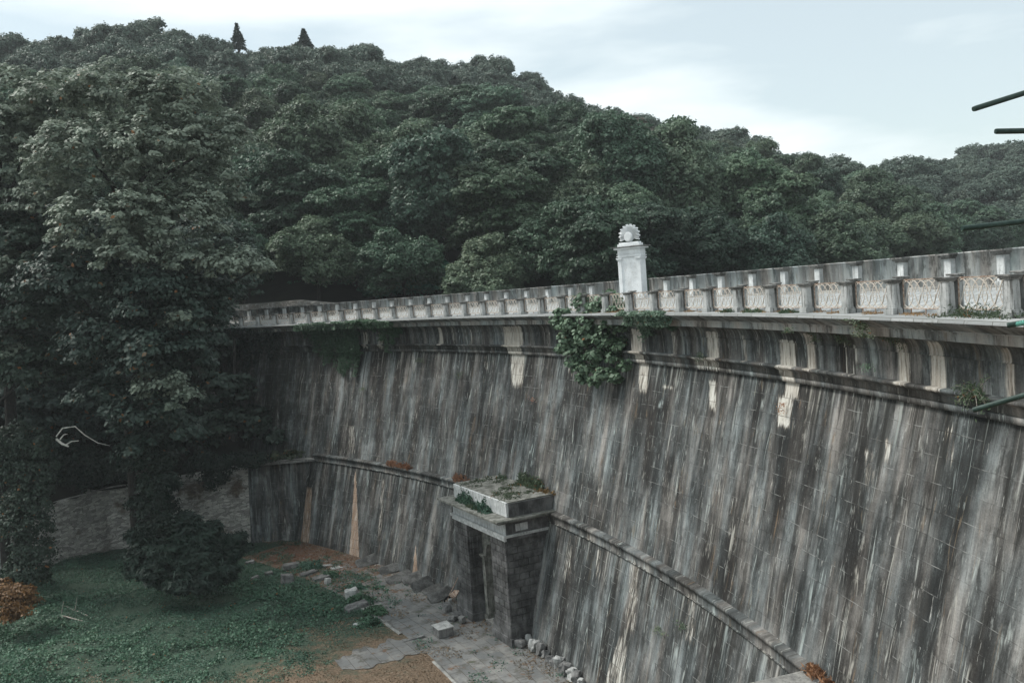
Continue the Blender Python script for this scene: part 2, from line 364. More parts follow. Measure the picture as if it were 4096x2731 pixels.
def clump_cloud(lobes, clump_r, per, dens=1.0, up=.45, flat=.6, fill=.12, droop=0):
    """lobes: (centre, radii). Leaf clumps over each lobe's surface, thinner inside."""
    Ps, Ns = [], []
    for c, r in lobes:
        c = np.array(c, float); r = np.array(r, float)*np.ones(3)
        area = 4*math.pi*((r[0]*r[1])**1.6/3+(r[0]*r[2])**1.6/3+(r[1]*r[2])**1.6/3)**(1/1.6)
        k = max(4, int(area/(clump_r**2)*.55*dens)); d = sphere_dirs(k)
        d[:, 2] = np.where(d[:, 2] < -.35, -d[:, 2]*.5, d[:, 2]); d /= np.linalg.norm(d, axis=1)[:, None]
        rad = rng.uniform(.72, 1.06, k)[:, None]; cc = c+d*r*rad
        cr_ = clump_r*rng.uniform(.6, 1.35, k)
        idx = np.repeat(np.arange(k), per); dd = sphere_dirs(len(idx)); dd[:, 2] = np.abs(dd[:, 2])*rng.choice([1, 1, 1, -.5], len(idx))
        q = rng.uniform(.45, 1, len(idx))[:, None]
        off = dd*q*cr_[idx][:, None]; off[:, 2] *= flat; off[:, 2] -= droop*(np.linalg.norm(off[:, :2], axis=1)**2)/np.maximum(cr_[idx], .1)
        P = cc[idx]+off; Nn = dd*.5+d[idx]*.7+np.array([0, 0, up])
        Ps.append(P); Ns.append(Nn)
        m = int(k*per*fill)
        if m:
            dd = sphere_dirs(m); Ps.append(c+dd*r*rng.uniform(.2, .75, m)[:, None]); Ns.append(dd+np.array([0, 0, .5]))
    return np.concatenate(Ps), np.concatenate(Ns)
def trunk(h, r0, limbs, spread, seed, mat):
    rr = random.Random(seed); mb = MB(); pts = []; rad = []
    for i in range(6):
        t = i/5; pts.append((rr.uniform(-.03, .03)*h*t, rr.uniform(-.03, .03)*h*t, h*t)); rad.append(r0*(1-.75*t))
    mb.tube(pts, rad, 8)
    for k in range(limbs):
        t = rr.uniform(.3, .85); a = k*2*math.pi/limbs+rr.uniform(-.4, .4); b = Vector(pts[min(5, int(t*5))])
        e = b+Vector((math.cos(a)*spread, math.sin(a)*spread, h*.28)); mid = (b+e)/2+Vector((0, 0, .06*h))
        mb.tube([b, mid, e], [r0*.4, r0*.25, r0*.08], 6)
    return mb

# ================================================================== GROUND
def hillprof(px):
    xs = [-1500, 0, 170, 400, 560, 640, 800, 950, 1150, 1400, 1540, 1700, 1900, 2000, 2150, 2290, 2400, 2600, 2700, 2900, 3050, 3150, 3300, 3450, 3600, 3700, 3800, 3900, 4096, 5500]
    ys = [200, 150, 115, 130, 115, 75, 100, 130, 155, 145, 155, 210, 250, 240, 300, 355, 410, 440, 485, 485, 525, 570, 600, 605, 650, 640, 630, 600, 570, 560]
    return np.interp(px, xs, ys)
def hill_z(x, y):
    x = np.asarray(x, float); y = np.asarray(y, float); rho = np.hypot(x, y); th = np.arctan2(x, np.maximum(y, 1.))
    px = 2048+FOC*np.tan(np.clip(th, -1.1, 1.1)); sky_ = hillprof(px); hor = 1174.4-.0716*(px-2034)
    el = (hor-sky_)/FOC*np.cos(th)
    r1 = np.interp(px, [-1500, 0, 1500, 3000, 3600, 3750, 4096, 6000], [230, 235, 235, 240, 215, 300, 330, 330])
    zr = el*r1+EYE-11.0
    r0 = np.interp(px, [-3000, 0, 900, 1240, 2500, 3300, 3700, 4096, 6000], [62, 88, 104, 98, 85, 105, 140, 170, 200])
    t = (rho-r0)/(r1-r0); z0 = np.interp(px, [0, 900, 1300, 1500], [-6, -1, -1, -5])
    z = z0+(zr-z0)*np.where(t < 1, np.clip(t, -.05, 1)**.92, 1-.10*(t-1))
    n = 1.6*np.sin(x*.061+1.3)*np.cos(y*.053)+1.0*np.sin(x*.13+y*.09)
    return z+n*np.clip(t*3, 0, 1)
xs = np.linspace(-420, 420, 211); ys = np.linspace(-60, 520, 146)
X, Y = np.meshgrid(xs, ys, indexing='ij'); Z = hill_z(X, Y)
idx = np.arange(X.size).reshape(X.shape)
F = np.stack([idx[:-1, :-1], idx[1:, :-1], idx[1:, 1:], idx[:-1, 1:]], -1).reshape(-1, 4)
cxm = (X[:-1, :-1]+X[1:, 1:]).ravel()/2; cym = (Y[:-1, :-1]+Y[1:, 1:]).ravel()/2
dist = np.hypot(cxm-DCX, cym-DCY); ang = np.degrees(np.arctan2(cxm-DCX, cym-DCY))
keep = ((dist > DR+8) & (ang > 29.5) & (ang < 105)) | ((ang <= 29.5) & (cym > 80))
V = np.stack([X, Y, Z], -1).reshape(-1, 3)
tag(link('hillside', npmesh('hillside', V, F[keep], mat=M['soil'], smooth=True)), kind='structure')
me = npmesh('reservoir_water', [(-60, -40, -5.2), (420, -40, -5.2), (420, 400, -5.2), (-60, 400, -5.2)], [(0, 1, 2, 3)], mat=M['water'])
# keep the water outside the dam: ring sector instead of a square
aa = np.linspace(15, 110, 60); VV = []; 
for a in aa:
    for rr_ in (6.2, 70): VV.append(tuple(dam(a, rr_, -5.2)))
FF = [(2*i, 2*i+2, 2*i+3, 2*i+1) for i in range(59)]
bpy.data.meshes.remove(me)
tag(link('reservoir_water', npmesh('reservoir_water', VV, FF, mat=M['water'])), kind='structure')

# valley floor
def floor_z(x, y):
    x = np.asarray(x, float); y = np.asarray(y, float); d = np.hypot(x-DCX, y-DCY)
    bumps = .10*np.sin(x*.9+y*.4)+.12*np.sin(x*.37-y*.61+1)+.06*np.sin(x*2.1+1.7*y)
    inside = np.clip((DR-9.6-d)/3, 0, 1)
    left = np.clip((-28-x)/14, 0, 1)
    back = np.clip((34-y)/12, 0, 1)
    return -18.82+(bumps+.12)*inside+.5*left*np.clip((y-60)/10, 0, 1)-.0*back
xs = np.linspace(-95, 14, 200); ys = np.linspace(12, 84, 140)
X, Y = np.meshgrid(xs, ys, indexing='ij'); Z = floor_z(X, Y); idx = np.arange(X.size).reshape(X.shape)
F = np.stack([idx[:-1, :-1], idx[1:, :-1], idx[1:, 1:], idx[:-1, 1:]], -1).reshape(-1, 4)
g = G('valley_grass_soil'); p = g.gpos(); n1 = g.noise(p, .22, 4, .6); n2 = g.noise(p, 1.6, 5, .7); n3 = g.noise(p, 9, 5, .7)
px_, py_, pz_ = g.sep(p)
# drier towards the near right side of the hollow
dry = g.math('ADD', g.math('MULTIPLY', g.math('ADD', g.math('MULTIPLY', px_, .040), g.math('MULTIPLY', py_, -.050)), 1.), 3.52)
f = g.math('ADD', g.math('ADD', g.math('MULTIPLY', g.math('SUBTRACT', n1, .5), 1.1), g.math('MULTIPLY', g.math('SUBTRACT', n2, .5), 1.0)), dry)
fac = g.step(f, .28, .72)
gc = g.mix(g.step(n3, .35, .65), (.022, .045, .032), (.060, .090, .062))
dc = g.mix(g.step(n3, .35, .65), (.085, .060, .040), (.20, .145, .10))
M['valley'] = g.done(g.mix(fac, gc, dc), .95, n3, .6, .06)
tag(link('valley_ground', npmesh('valley_ground', np.stack([X, Y, Z], -1).reshape(-1, 3), F, mat=M['valley'], smooth=True)), kind='structure')

# terrace above the left retaining wall, rising to the trees
xs = np.linspace(-110, -10, 80); ys = np.linspace(58, 112, 50)
X, Y = np.meshgrid(xs, ys, indexing='ij')
edge = np.interp(X, [-110, -75, -48, -42.4, -36.5, -24.1], [23, 46, 63.5, 71, 78.4, 79.0])
wt_ = np.interp(X, [-75, -48, -42.4, -36.5, -24.1, -17], [-14.0, -13.8, -13.6, -13.1, -12.2, -12.0])
Z = wt_-.12+.55*np.clip(-26-X, 0, 60)*.35*np.clip((Y-edge)/9, 0, 1)+np.clip(Y-edge-1, 0, 60)*np.interp(X, [-60, -36, -28, -16], [.8, .6, .2, .03])
Z = np.minimum(Z, 4.)
idx = np.arange(X.size).reshape(X.shape); F = np.stack([idx[:-1, :-1], idx[1:, :-1], idx[1:, 1:], idx[:-1, 1:]], -1).reshape(-1, 4)
cm = lambda A: (A[:-1, :-1]+A[1:, 1:]).ravel()/2
d_ = np.hypot(cm(X)-DCX, cm(Y)-DCY)
a_ = np.degrees(np.arctan2(cm(X)-DCX, cm(Y)-DCY)); keep = (cm(Y) > cm(edge)-.2) & ((d_ < DR+2) | (a_ < 29.5))
tag(link('wooded_terrace', npmesh('wooded_terrace', np.stack([X, Y, Z], -1).reshape(-1, 3), F[keep], mat=M['soil'], smooth=True)), kind='structure')

# near bank under the camera, behind the right retaining wall
xs = np.linspace(-60, 13, 60); ys = np.linspace(-40, 27, 50); X, Y = np.meshgrid(xs, ys, indexing='ij')
Z = np.minimum(-.35, -11.9+np.clip((18-Y)*.62, 0, 30)+.3*np.sin(X*.5)*np.cos(Y*.4))
idx = np.arange(X.size).reshape(X.shape); F = np.stack([idx[:-1, :-1], idx[1:, :-1], idx[1:, 1:], idx[:-1, 1:]], -1).reshape(-1, 4)
d_ = np.hypot(cm(X)-DCX, cm(Y)-DCY); keep = (d_ < DR+1)
tag(link('near_bank', npmesh('near_bank', np.stack([X, Y, Z], -1).reshape(-1, 3), F[keep], mat=M['valley'], smooth=True)), kind='structure')

# ================================================================== DAM
AL, AR = 30.0, 101.0
def vnoise(a, sc, seed):
    r = np.random.default_rng(seed); g_ = r.uniform(-1, 1, 4000); t = np.asarray(a)*sc+500; i = np.floor(t).astype(int); f_ = t-i; f_ = f_*f_*(3-2*f_)
    return g_[i % 4000]*(1-f_)+g_[(i+1) % 4000]*f_
PATCH = [(77.69,.41,-1.1,77.63,.41,-2.12,1,.1),(78.69,.21,-.8,78.63,.21,-2.12,1,.2),(80.1,.07,-1.0,80.05,.07,-2.1,.7,0),(80.42,.07,-1.1,80.38,.07,-2.1,.7,0),
(82.14,.19,-.9,82.09,.2,-2.15,1,.2),(83.19,.25,-.8,83.15,.23,-2.15,1,.2),(85.08,.14,-.8,85.03,.12,-2.1,.9,.3),(73.91,.38,-.9,73.84,.38,-2.12,.9,.1),(60.05,.85,-.8,59.96,.89,-2.12,1,.2),
(69.28,.4,-.9,69.19,.4,-2.17,1,.2),(53.81,.22,-.8,53.72,.22,-2.12,1,.1),(46.84,.25,-1.0,46.78,.26,-2.6,.8,.1),(48.27,.29,-1.1,48.21,.29,-2.6,.9,.1),(77.53,.35,-2.1,77.66,.35,-3.4,1,.1),
(77.38,.38,-3.2,77.5,.30,-4.46,1,0),(60.0,.71,-2.1,60.41,.5,-5.0,.9,.1),(69.34,.36,-2.1,69.64,.3,-4.3,.9,.1),(73.68,.27,-3.09,73.95,.2,-4.5,.8,0),(73.46,.77,-2.08,73.51,.75,-2.71,.9,0),
(71.11,.45,-3.5,71.19,.3,-3.9,.7,0),(47.06,.05,-12.4,48.13,.55,-18.9,1.1,.9),(53.66,.04,-16.69,54.07,.34,-18.9,1.1,.9),(42.9,.3,-14.3,43.2,.5,-18.9,.9,1),
(70.8,.35,-11.95,71.4,.35,-15.5,.55,0),(70.9,.3,-15.5,71.0,1.0,-18.5,.62,0),(81.01,.2,-4.24,81.28,.2,-5.6,.5,0),(46.14,.3,-8.8,46.55,.3,-11.4,.55,0),(83.33,.2,-2.98,83.55,.15,-4.3,.5,0),
(81.58,.12,-3.9,81.7,.1,-4.7,.6,0),(85.9,.25,-2.9,86.2,.2,-4.6,.6,0),(86.6,.3,-.8,86.55,.3,-2.12,1,.2),(88.3,.3,-.8,88.3,.3,-2.12,1,.2),
(64.2,.2,-2.8,64.5,.15,-4.0,.5,0),(66.6,.12,-3.2,66.8,.1,-5.2,.5,0),(57.4,.2,-2.8,57.7,.2,-4.0,.45,0),(51.0,.2,-2.8,51.3,.2,-4.6,.5,0),(56.5,.15,-1,56.4,.15,-2.1,.6,.1),(62.9,.12,-1,62.9,.12,-2.1,.6,.1),(71.6,.12,-1,71.6,.12,-2.1,.7,.1),(75.6,.1,-1,75.6,.1,-2.1,.6,.1),
(49.8,.2,-12.6,50.3,.2,-17.8,.5,.2),(51.6,.12,-14,51.9,.2,-18.6,.5,0),(45.4,.1,-12.7,45.7,.2,-17,.35,.2),(66.2,.3,-12.2,66.5,.3,-15,.45,0),(68.4,.2,-12.2,68.6,.25,-14,.5,0),(74.5,.3,-11.9,74.8,.35,-14,.5,0)]
def patches(a, z):
    p = np.zeros_like(a); r = np.zeros_like(a)
    for a1, h1, z1, a2, h2, z2, s, o in PATCH:
        t = (z1-z)/(z1-z2); tc_ = np.clip(t, 0, 1); ac = a1+(a2-a1)*tc_; hh = h1+(h2-h1)*tc_
        m = np.clip((hh-np.abs(a-ac))/(hh*.35)+.25, 0, 1)*np.clip((t+.04)*18, 0, 1)*np.clip((1.04-t)*(18 if z2 > -2.3 or z2 < -18 else 4), 0, 1)
        m *= s; r = np.where(m > p, o, r); p = np.maximum(p, m)
    return p, r
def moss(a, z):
    # mask: darker towards the far end and in a band round the cove
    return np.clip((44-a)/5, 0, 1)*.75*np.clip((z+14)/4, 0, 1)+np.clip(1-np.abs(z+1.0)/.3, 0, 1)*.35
def sweep(name, prof, a0, a1, da, mat, parent, v0=0., smooth=False, sub=None):
    """sweep a (w,z) profile along the arc, with metric UVs"""
    pts = [prof[0]]
    for q in prof[1:]:
        p0 = pts[-1]; n = max(1, int(math.hypot(q[0]-p0[0], q[1]-p0[1])/sub)) if sub else 1
        for k in range(1, n+1): pts.append((p0[0]+(q[0]-p0[0])*k/n, p0[1]+(q[1]-p0[1])*k/n))
    a = np.linspace(a0, a1, max(2, int(abs(a1-a0)/da)+1)); w_ = np.array([p[0] for p in pts]); z_ = np.array([p[1] for p in pts])
    ln = v0+np.concatenate([[0], np.cumsum(np.hypot(np.diff(w_), np.diff(z_)))])
    A_, W_ = np.meshgrid(np.radians(a), DR+w_, indexing='ij'); _, Z_ = np.meshgrid(a, z_, indexing='ij'); _, LN = np.meshgrid(a, ln, indexing='ij')
    V = np.stack([DCX+W_*np.sin(A_), DCY+W_*np.cos(A_), Z_], -1).reshape(-1, 3)
    uv = np.stack([A_*DR, -LN], -1).reshape(-1, 2); idx = np.arange(A_.size).reshape(A_.shape)
    F = np.stack([idx[:-1, :-1], idx[1:, :-1], idx[1:, 1:], idx[:-1, 1:]], -1).reshape(-1, 4)
    pl_, ru = patches(np.degrees(A_).ravel(), Z_.ravel()); mo = moss(np.degrees(A_).ravel(), Z_.ravel())
    return link(name, npmesh(name, V, F, uv, dict(pale=pl_, rust=ru, moss=mo), mat, smooth), parent)
damroot = empty('dam', dam(63, 0, 0)); tag(damroot, 'long curved grey stone dam with rain-streaked sloping face and moulded cornice', 'dam')
P0 = damroot.location.copy()
def sw(name, prof, mat, a0=AL, a1=AR, da=.25, **k):
    o = sweep(name, prof, a0, a1, da, mat, damroot, **k); o.matrix_parent_inverse = Matrix.Translation(-P0); return o
g = G('ledge_paving'); uvv = g.uv(); u, v, _ = g.sep(uvv)
br = g.n('ShaderNodeTexBrick'); g.put(br.inputs['Vector'], uvv); br.inputs['Scale'].default_value = 1; br.inputs['Brick Width'].default_value = 1.1; br.inputs['Row Height'].default_value = .7
br.inputs['Color1'].default_value = (.20, .21, .21, 1); br.inputs['Color2'].default_value = (.28, .29, .29, 1); br.inputs['Mortar'].default_value = (.07, .07, .06, 1); br.inputs['Mortar Size'].default_value = .012
n = g.noise(g.comb(u, v), 5, 5, .7); M['lip'] = g.done(g.mix(g.math('MULTIPLY', g.step(n, .5, .7), .5), br.outputs['Color'], (.12, .12, .10)), .85, n, .4, .02)
sw('ledge_paving', [(.62, 0.0), (-.78, -.02), (-.80, -.11)], M['lip'])
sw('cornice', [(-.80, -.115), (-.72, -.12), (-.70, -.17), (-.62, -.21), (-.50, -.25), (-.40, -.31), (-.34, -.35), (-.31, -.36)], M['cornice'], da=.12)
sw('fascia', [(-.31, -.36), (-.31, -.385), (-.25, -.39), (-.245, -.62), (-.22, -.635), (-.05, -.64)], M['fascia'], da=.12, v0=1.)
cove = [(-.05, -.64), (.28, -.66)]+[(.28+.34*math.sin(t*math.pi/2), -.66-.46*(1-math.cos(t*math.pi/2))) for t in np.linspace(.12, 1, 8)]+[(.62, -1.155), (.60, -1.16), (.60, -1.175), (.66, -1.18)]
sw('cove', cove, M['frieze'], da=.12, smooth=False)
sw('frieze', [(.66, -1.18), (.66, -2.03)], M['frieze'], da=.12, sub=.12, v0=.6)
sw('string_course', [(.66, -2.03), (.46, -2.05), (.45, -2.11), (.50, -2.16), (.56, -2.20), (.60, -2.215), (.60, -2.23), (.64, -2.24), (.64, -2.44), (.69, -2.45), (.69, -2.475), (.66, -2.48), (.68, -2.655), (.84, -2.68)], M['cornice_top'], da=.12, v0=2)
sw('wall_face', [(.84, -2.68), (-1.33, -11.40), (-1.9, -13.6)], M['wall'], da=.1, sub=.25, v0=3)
sw('ledge_moulding', [(-1.30, -11.38), (-1.64, -11.43), (-1.68, -11.45), (-1.68, -11.60), (-1.61, -11.61), (-1.60, -11.63), (-1.58, -11.64), (-1.60, -12.0), (-1.64, -12.01), (-1.64, -12.05), (-1.50, -12.12)], M['cornice_top'], a0=43.0, a1=81.2, da=.2, v0=2)
sw('lower_wall', [(-1.55, -12.08), (-3.42, -18.95)], M['wall'], a0=41.5, a1=86.0, da=.1, sub=.25, v0=12.3)

# road across the crest
g = G('sett_paving'); uvv = g.uv(); u, v, _ = g.sep(uvv)
br = g.n('ShaderNodeTexBrick'); g.put(br.inputs['Vector'], uvv); br.inputs['Scale'].default_value = 1; br.inputs['Brick Width'].default_value = .34; br.inputs['Row Height'].default_value = .17
br.inputs['Color1'].default_value = (.30, .315, .315, 1); br.inputs['Color2'].default_value = (.44, .455, .455, 1); br.inputs['Mortar'].default_value = (.11, .115, .115, 1); br.inputs['Mortar Size'].default_value = .016
n = g.noise(g.comb(u, v), 1.2, 5, .7); n2 = g.noise(g.comb(u, v), 12, 4, .7)
M['setts'] = g.done(g.mix(g.math('MULTIPLY', g.step(n, .45, .7), .4), br.outputs['Color'], (.20, .21, .20)), .8, g.math('ADD', n2, br.outputs['Fac']), .5, .02)
o = sweep('road', [(5.28, .42), (3.4, .33), (1.8, .2), (.9, .06), (.62, -.01)], AL, AR, .25, M['setts'], None); tag(o, kind='structure')
# far parapet
par = empty('parapet_wall', dam(63, 5.8, 0)); tag(par, 'long solid grey stone parapet with capped pilasters along the far side of the crest', 'parapet wall')
def swp(name, prof, mat, a0, a1, **k):
    o = sweep(name, prof, a0, a1, .2, mat, par, **k); o.matrix_parent_inverse = Matrix.Translation(-par.location); return o
for nm, a0_, a1_ in (('wall_section', AL-1, 63.35), ('wall_section', 65.25, AR)):
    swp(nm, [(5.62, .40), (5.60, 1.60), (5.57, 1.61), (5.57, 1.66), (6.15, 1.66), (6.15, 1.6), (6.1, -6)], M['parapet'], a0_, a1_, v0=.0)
swp('kerb_course', [(5.28, .38), (5.28, .50), (5.60, .51)], M['kerb'], AL-1, AR)
pil = MB(); pil.box((0, 0, .98), (.36, .22, 1.0)); pil.box((0, -.01, .56), (.44, .30, .14))
cap = MB(); cap.box((0, -.02, 1.50), (.44, .30, .07)); cap.box((0, -.04, 1.56), (.58, .40, .07)); cap.box((0, -.05, 1.625), (.72, .50, .06))
M['pilaster'] = stone_mat('pilaster_stone', (.40, .42, .42), (.62, .64, .64), dk=.55, dark=(.08, .075, .07))
pm = cm_ = None
for i in range(-8, 35):
    a = A0+DA*i
    if 62.6 < a < 65.9: continue
    if pm is None:
        po = pil.build('pilaster', M['pilaster'], par); pm = po.data; ko = cap.build('cap', M['cap'], po); cm_ = ko.data
    else:
        po = link('pilaster', pm, par); ko = link('cap', cm_, po)
    po.location = dam(a+random.uniform(-.06, .06), 5.52, 0)-par.location; po.rotation_euler.z = -R_(a)
# a taller old wall behind the far left end
ow = sweep('boundary_wall', [(9.0, -1), (8.9, 2.15), (9.5, 2.3), (9.6, -1)], 25, 41.5, .3, M['wall'], None)
for v_ in ow.data.vertices:
    a_ = math.degrees(math.atan2(v_.co.x-DCX, v_.co.y-DCY)); v_.co.z -= max(0, v_.co.z-1.0)*min(1, max(0, (a_-34.5)/6.5))
tag(ow, 'low dark old wall with dry grass on top behind the far left end of the crest', 'wall')

# ---- near railing: stone pillars and iron panels
def make_pillar():
    r = empty('stone_pillar')
    b = MB(); b.box((0, 0, .075), (.46, .30, .15)); b.box((0, 0, .17), (.42, .27, .05)); b.build('base', M['pillar'], r, bev=.012)
    s = MB()
    oc = [(-.19, -.06), (-.14, -.11), (.14, -.11), (.19, -.06), (.19, .11), (-.19, .11)]
    n = len(oc)
    s.add([(x, y, .19) for x, y in oc]+[(x*.92, y*.94, .86) for x, y in oc], [tuple(range(n))[::-1], tuple(range(n, 2*n))]+[(i, (i+1) % n, (i+1) % n+n, i+n) for i in range(n)])
    s.build('shaft', M['pillar'], r, bev=.008)
    k = MB(); k.box((0, .32, .44), (.24, .14, .86)); k.box((0, .32, .07), (.34, .20, .14)); k.build('rear_shaft', M['pillar'], r, bev=.01)
    c = MB(); c.box((0, .0, .89), (.42, .26, .04)); c.box((0, -.0, .93), (.48, .31, .04), jit=.006); c.box((0, -.0, .975), (.56, .37, .05), jit=.01); c.build('cap', M['cap'], r, bev=.008)
    t = MB(); t.box((.0, .27, 1.035), (.44, .28, .055), jit=.012); t.box((0, .30, .94), (.32, .20, .13)); t.build('top_slab', M['cap'], r, bev=.01)
    return r
def make_panel(L_=2.12):
    r = empty('iron_railing_panel'); bar = .014
    def sq(mb, p, q, w1=.012, w2=.012):
        p, q = Vector(p), Vector(q); mb.tube([p, q], w1, 4)
    fr = MB(); fr.box((0, 0, .95), (L_+.1, .035, .022)); fr.box((0, 0, .145), (L_, .03, .018))
    for s_ in (-1, 1): fr.box((s_*L_/2, 0, .55), (.028, .03, .81))
    n = 3
    for k in range(n): fr.box((-L_/2+(k+.5)*L_/n, 0, .07), (.026, .022, .14))
    fr.build('frame', M['rust'], r)
    u = L_/n; lat = MB()
    def arcpts(xc, top):
        pts = []
        for t in np.linspace(0, math.pi, 13):
            x = xc+math.cos(t)*u*.66; z = (.60+.34*math.sin(t)) if top else (.53-.38*math.sin(t)); pts.append((x, 0, z))
        return [p for p in pts if abs(p[0]) <= L_/2+.001]
    for k in range(2*n+1):
        xc = -L_/2+k*u/2
        for top in (True, False):
            pts = arcpts(xc, top)
            for a, b in zip(pts[:-1], pts[1:]): lat.tube([a, b], .0135, 4)
    for k in range(n):
        x0 = -L_/2+k*u
        for a, b in (((x0+u/2, .93), (x0+1.05*u, .16)), ((x0+u/2, .93), (x0-.05*u, .16))):
            bx = max(-L_/2, min(L_/2, b[0])); t = (bx-a[0])/(b[0]-a[0]); lat.tube([(a[0], .012, a[1]), (bx, .012, a[1]+(b[1]-a[1])*t)], .011, 4)
    for k in range(n):
        xc = -L_/2+(k+.5)*u; c_ = [(xc+.075*math.cos(t), 0, .56+.075*math.sin(t)) for t in np.linspace(0, 2*math.pi, 9)]
        for a, b in zip(c_[:-1], c_[1:]): lat.tube([a, b], .009, 4)
    lat.build('lattice', M['iron'], r); return r
ORD = ['nearest', 'second', 'third', 'fourth', 'fifth', 'sixth', 'seventh', 'eighth', 'ninth', 'tenth', 'eleventh', 'twelfth', 'thirteenth', 'fourteenth', 'fifteenth', 'sixteenth', 'seventeenth', 'eighteenth', 'nineteenth', 'twentieth',
       'twenty-first', 'twenty-second', 'twenty-third', 'twenty-fourth', 'twenty-fifth', 'twenty-sixth', 'twenty-seventh', 'twenty-eighth', 'twenty-ninth', 'thirtieth', 'thirty-first', 'thirty-second', 'thirty-third', 'thirty-fourth', 'thirty-fifth']
p0 = make_pillar(); q0 = make_panel(); first = True
for i in range(0, 34):
    a = A0+DA*i; o = p0 if i == 0 else copy_tree(p0)
    o.location = dam(a, 0, -.01); o.rotation_euler.z = -R_(a)+random.uniform(-.01, .01)
    tag(o, f'weathered stone railing pillar with slab cap, {ORD[i]} counting from the right edge of the photo', 'pillar', 'stone pillars of the crest railing')
    if i < 33:
        am = a+DA/2; o = q0 if i == 0 else copy_tree(q0); o.location = dam(am, .19, 0); o.rotation_euler.z = -R_(am)
        tag(o, f'rusty white interlaced iron railing panel, {ORD[i]} panel from the right end of the railing', 'railing panel', 'iron panels of the crest railing')
o = copy_tree(q0); am = A0-DA/2; o.location = dam(am, .19, 0); o.rotation_euler.z = -R_(am)
tag(o, 'rusty iron railing panel cut off by the right edge of the photo', 'railing panel', 'iron panels of the crest railing')

# ---- monument
mo = empty('monument', dam(64.3, 5.35, .42), -R_(37)); tag(mo, 'tall white marble monument slab topped by a rayed sun disc, standing on the far parapet', 'monument')
MW = 1.55
b = MB(); b.box((0, .3, 1.3), (MW, .62, 2.6)); b.box((0, .28, .12), (MW+.2, .72, .24)); b.build('slab', M['marble'], mo, bev=.01)
b = MB()
for s_ in (-1, 1):
    b.box((s_*(MW/2-.12), -.04, 1.3), (.24, .08, 2.3))
    b.box((s_*(MW/2-.13), .26, 2.50), (.32, .80, .06)); b.box((s_*(MW/2-.13), .26, 2.57), (.38, .88, .07))
b.build('pilasters', M['marble'], mo, bev=.006)
b = MB(); b.box((0, .3, 2.86), (MW+.02, .66, .5)); b.box((0, .29, 2.70), (MW+.14, .78, .05)); b.box((0, .29, 2.86), (MW+.12, .76, .03)); b.build('entablature', M['marble'], mo, bev=.006)
b = MB(); b.box((0, .28, 3.17), (MW+.34, 1.0, .10)); b.build('cornice', M['marble'], mo, bev=.01)
b = MB(); b.box((0, .26, 3.26), (MW+.58, 1.22, .05)); b.build('cornice_slab', M['cap'], mo, bev=.01)
b = MB(); b.box((0, .2, 3.36), (MW*.98, .5, .16)); b.box((0, .2, 3.48), (MW*.86, .42, .12)); b.build('crest_base', M['marble'], mo, bev=.01)
b = MB(); zc = 3.84
nr = 23
for k in range(nr):
    t = R_(-14)+(math.pi+R_(28))*k/(nr-1); r1 = (.80 if k % 2 == 0 else .72)*(.86+.14*math.sin(t)); wdt = .085
    d = Vector((math.cos(t), 0, math.sin(t))); nn = Vector((-d.z, 0, d.x)); c0 = Vector((0, 0, zc))
    w0, w1 = .018, .040
    vs = [c0+d*.25-nn*w0, c0+d*r1-nn*w1, c0+d*r1+nn*w1, c0+d*.25+nn*w0]
    fr_ = [(p.x, .13, p.z) for p in vs]; bk = [(p.x, .30, p.z) for p in vs]; ri, ro = c0+d*.25, c0+d*(r1-.02)
    b.add(fr_+bk+[(ri.x, .06, ri.z), (ro.x, .015, ro.z)], [(0, 1, 9, 8), (8, 9, 2, 3), (1, 2, 9), (0, 8, 3), (0, 4, 5, 1), (1, 5, 6, 2), (2, 6, 7, 3), (4, 7, 6, 5)])
b.build('sun_rays', M['marble'], mo)
b = MB()
for rr_, y0 in ((.28, .0), (.23, -.05)):
    poly = [(rr_*math.cos(t), zc+.02+rr_*math.sin(t)*1.05) for t in np.linspace(0, 2*math.pi, 29)[:-1]]; b.prism(poly, y0, y0+.06 if y0 < 0 else .25)
b.build('sun_disc', M['marble'], mo)
b = MB()
for row in range(27):
    z = .30+row*.075
    for c0 in (-.24, .24):
        x = c0-.20
        while x < c0+.19:
            wd = random.uniform(.03, .12); b.box((x+wd/2, -.006, z+random.uniform(-.006, .006)), (wd, .008, random.uniform(.014, .03))); x += wd+random.uniform(.02, .05)
M['letter'] = flat_mat('worn_lettering', (.56, .56, .53), .85, .1)
b.build('inscription', M['letter'], mo)

# ---- gate portal at the foot of the dam
PA = 62.1; PR = 85.25-DR
po = empty('gate_portal', dam(PA, PR, -18.8), -R_(PA)); tag(po, 'dark rusticated stone gate portal with white lintel at the foot of the dam', 'portal')
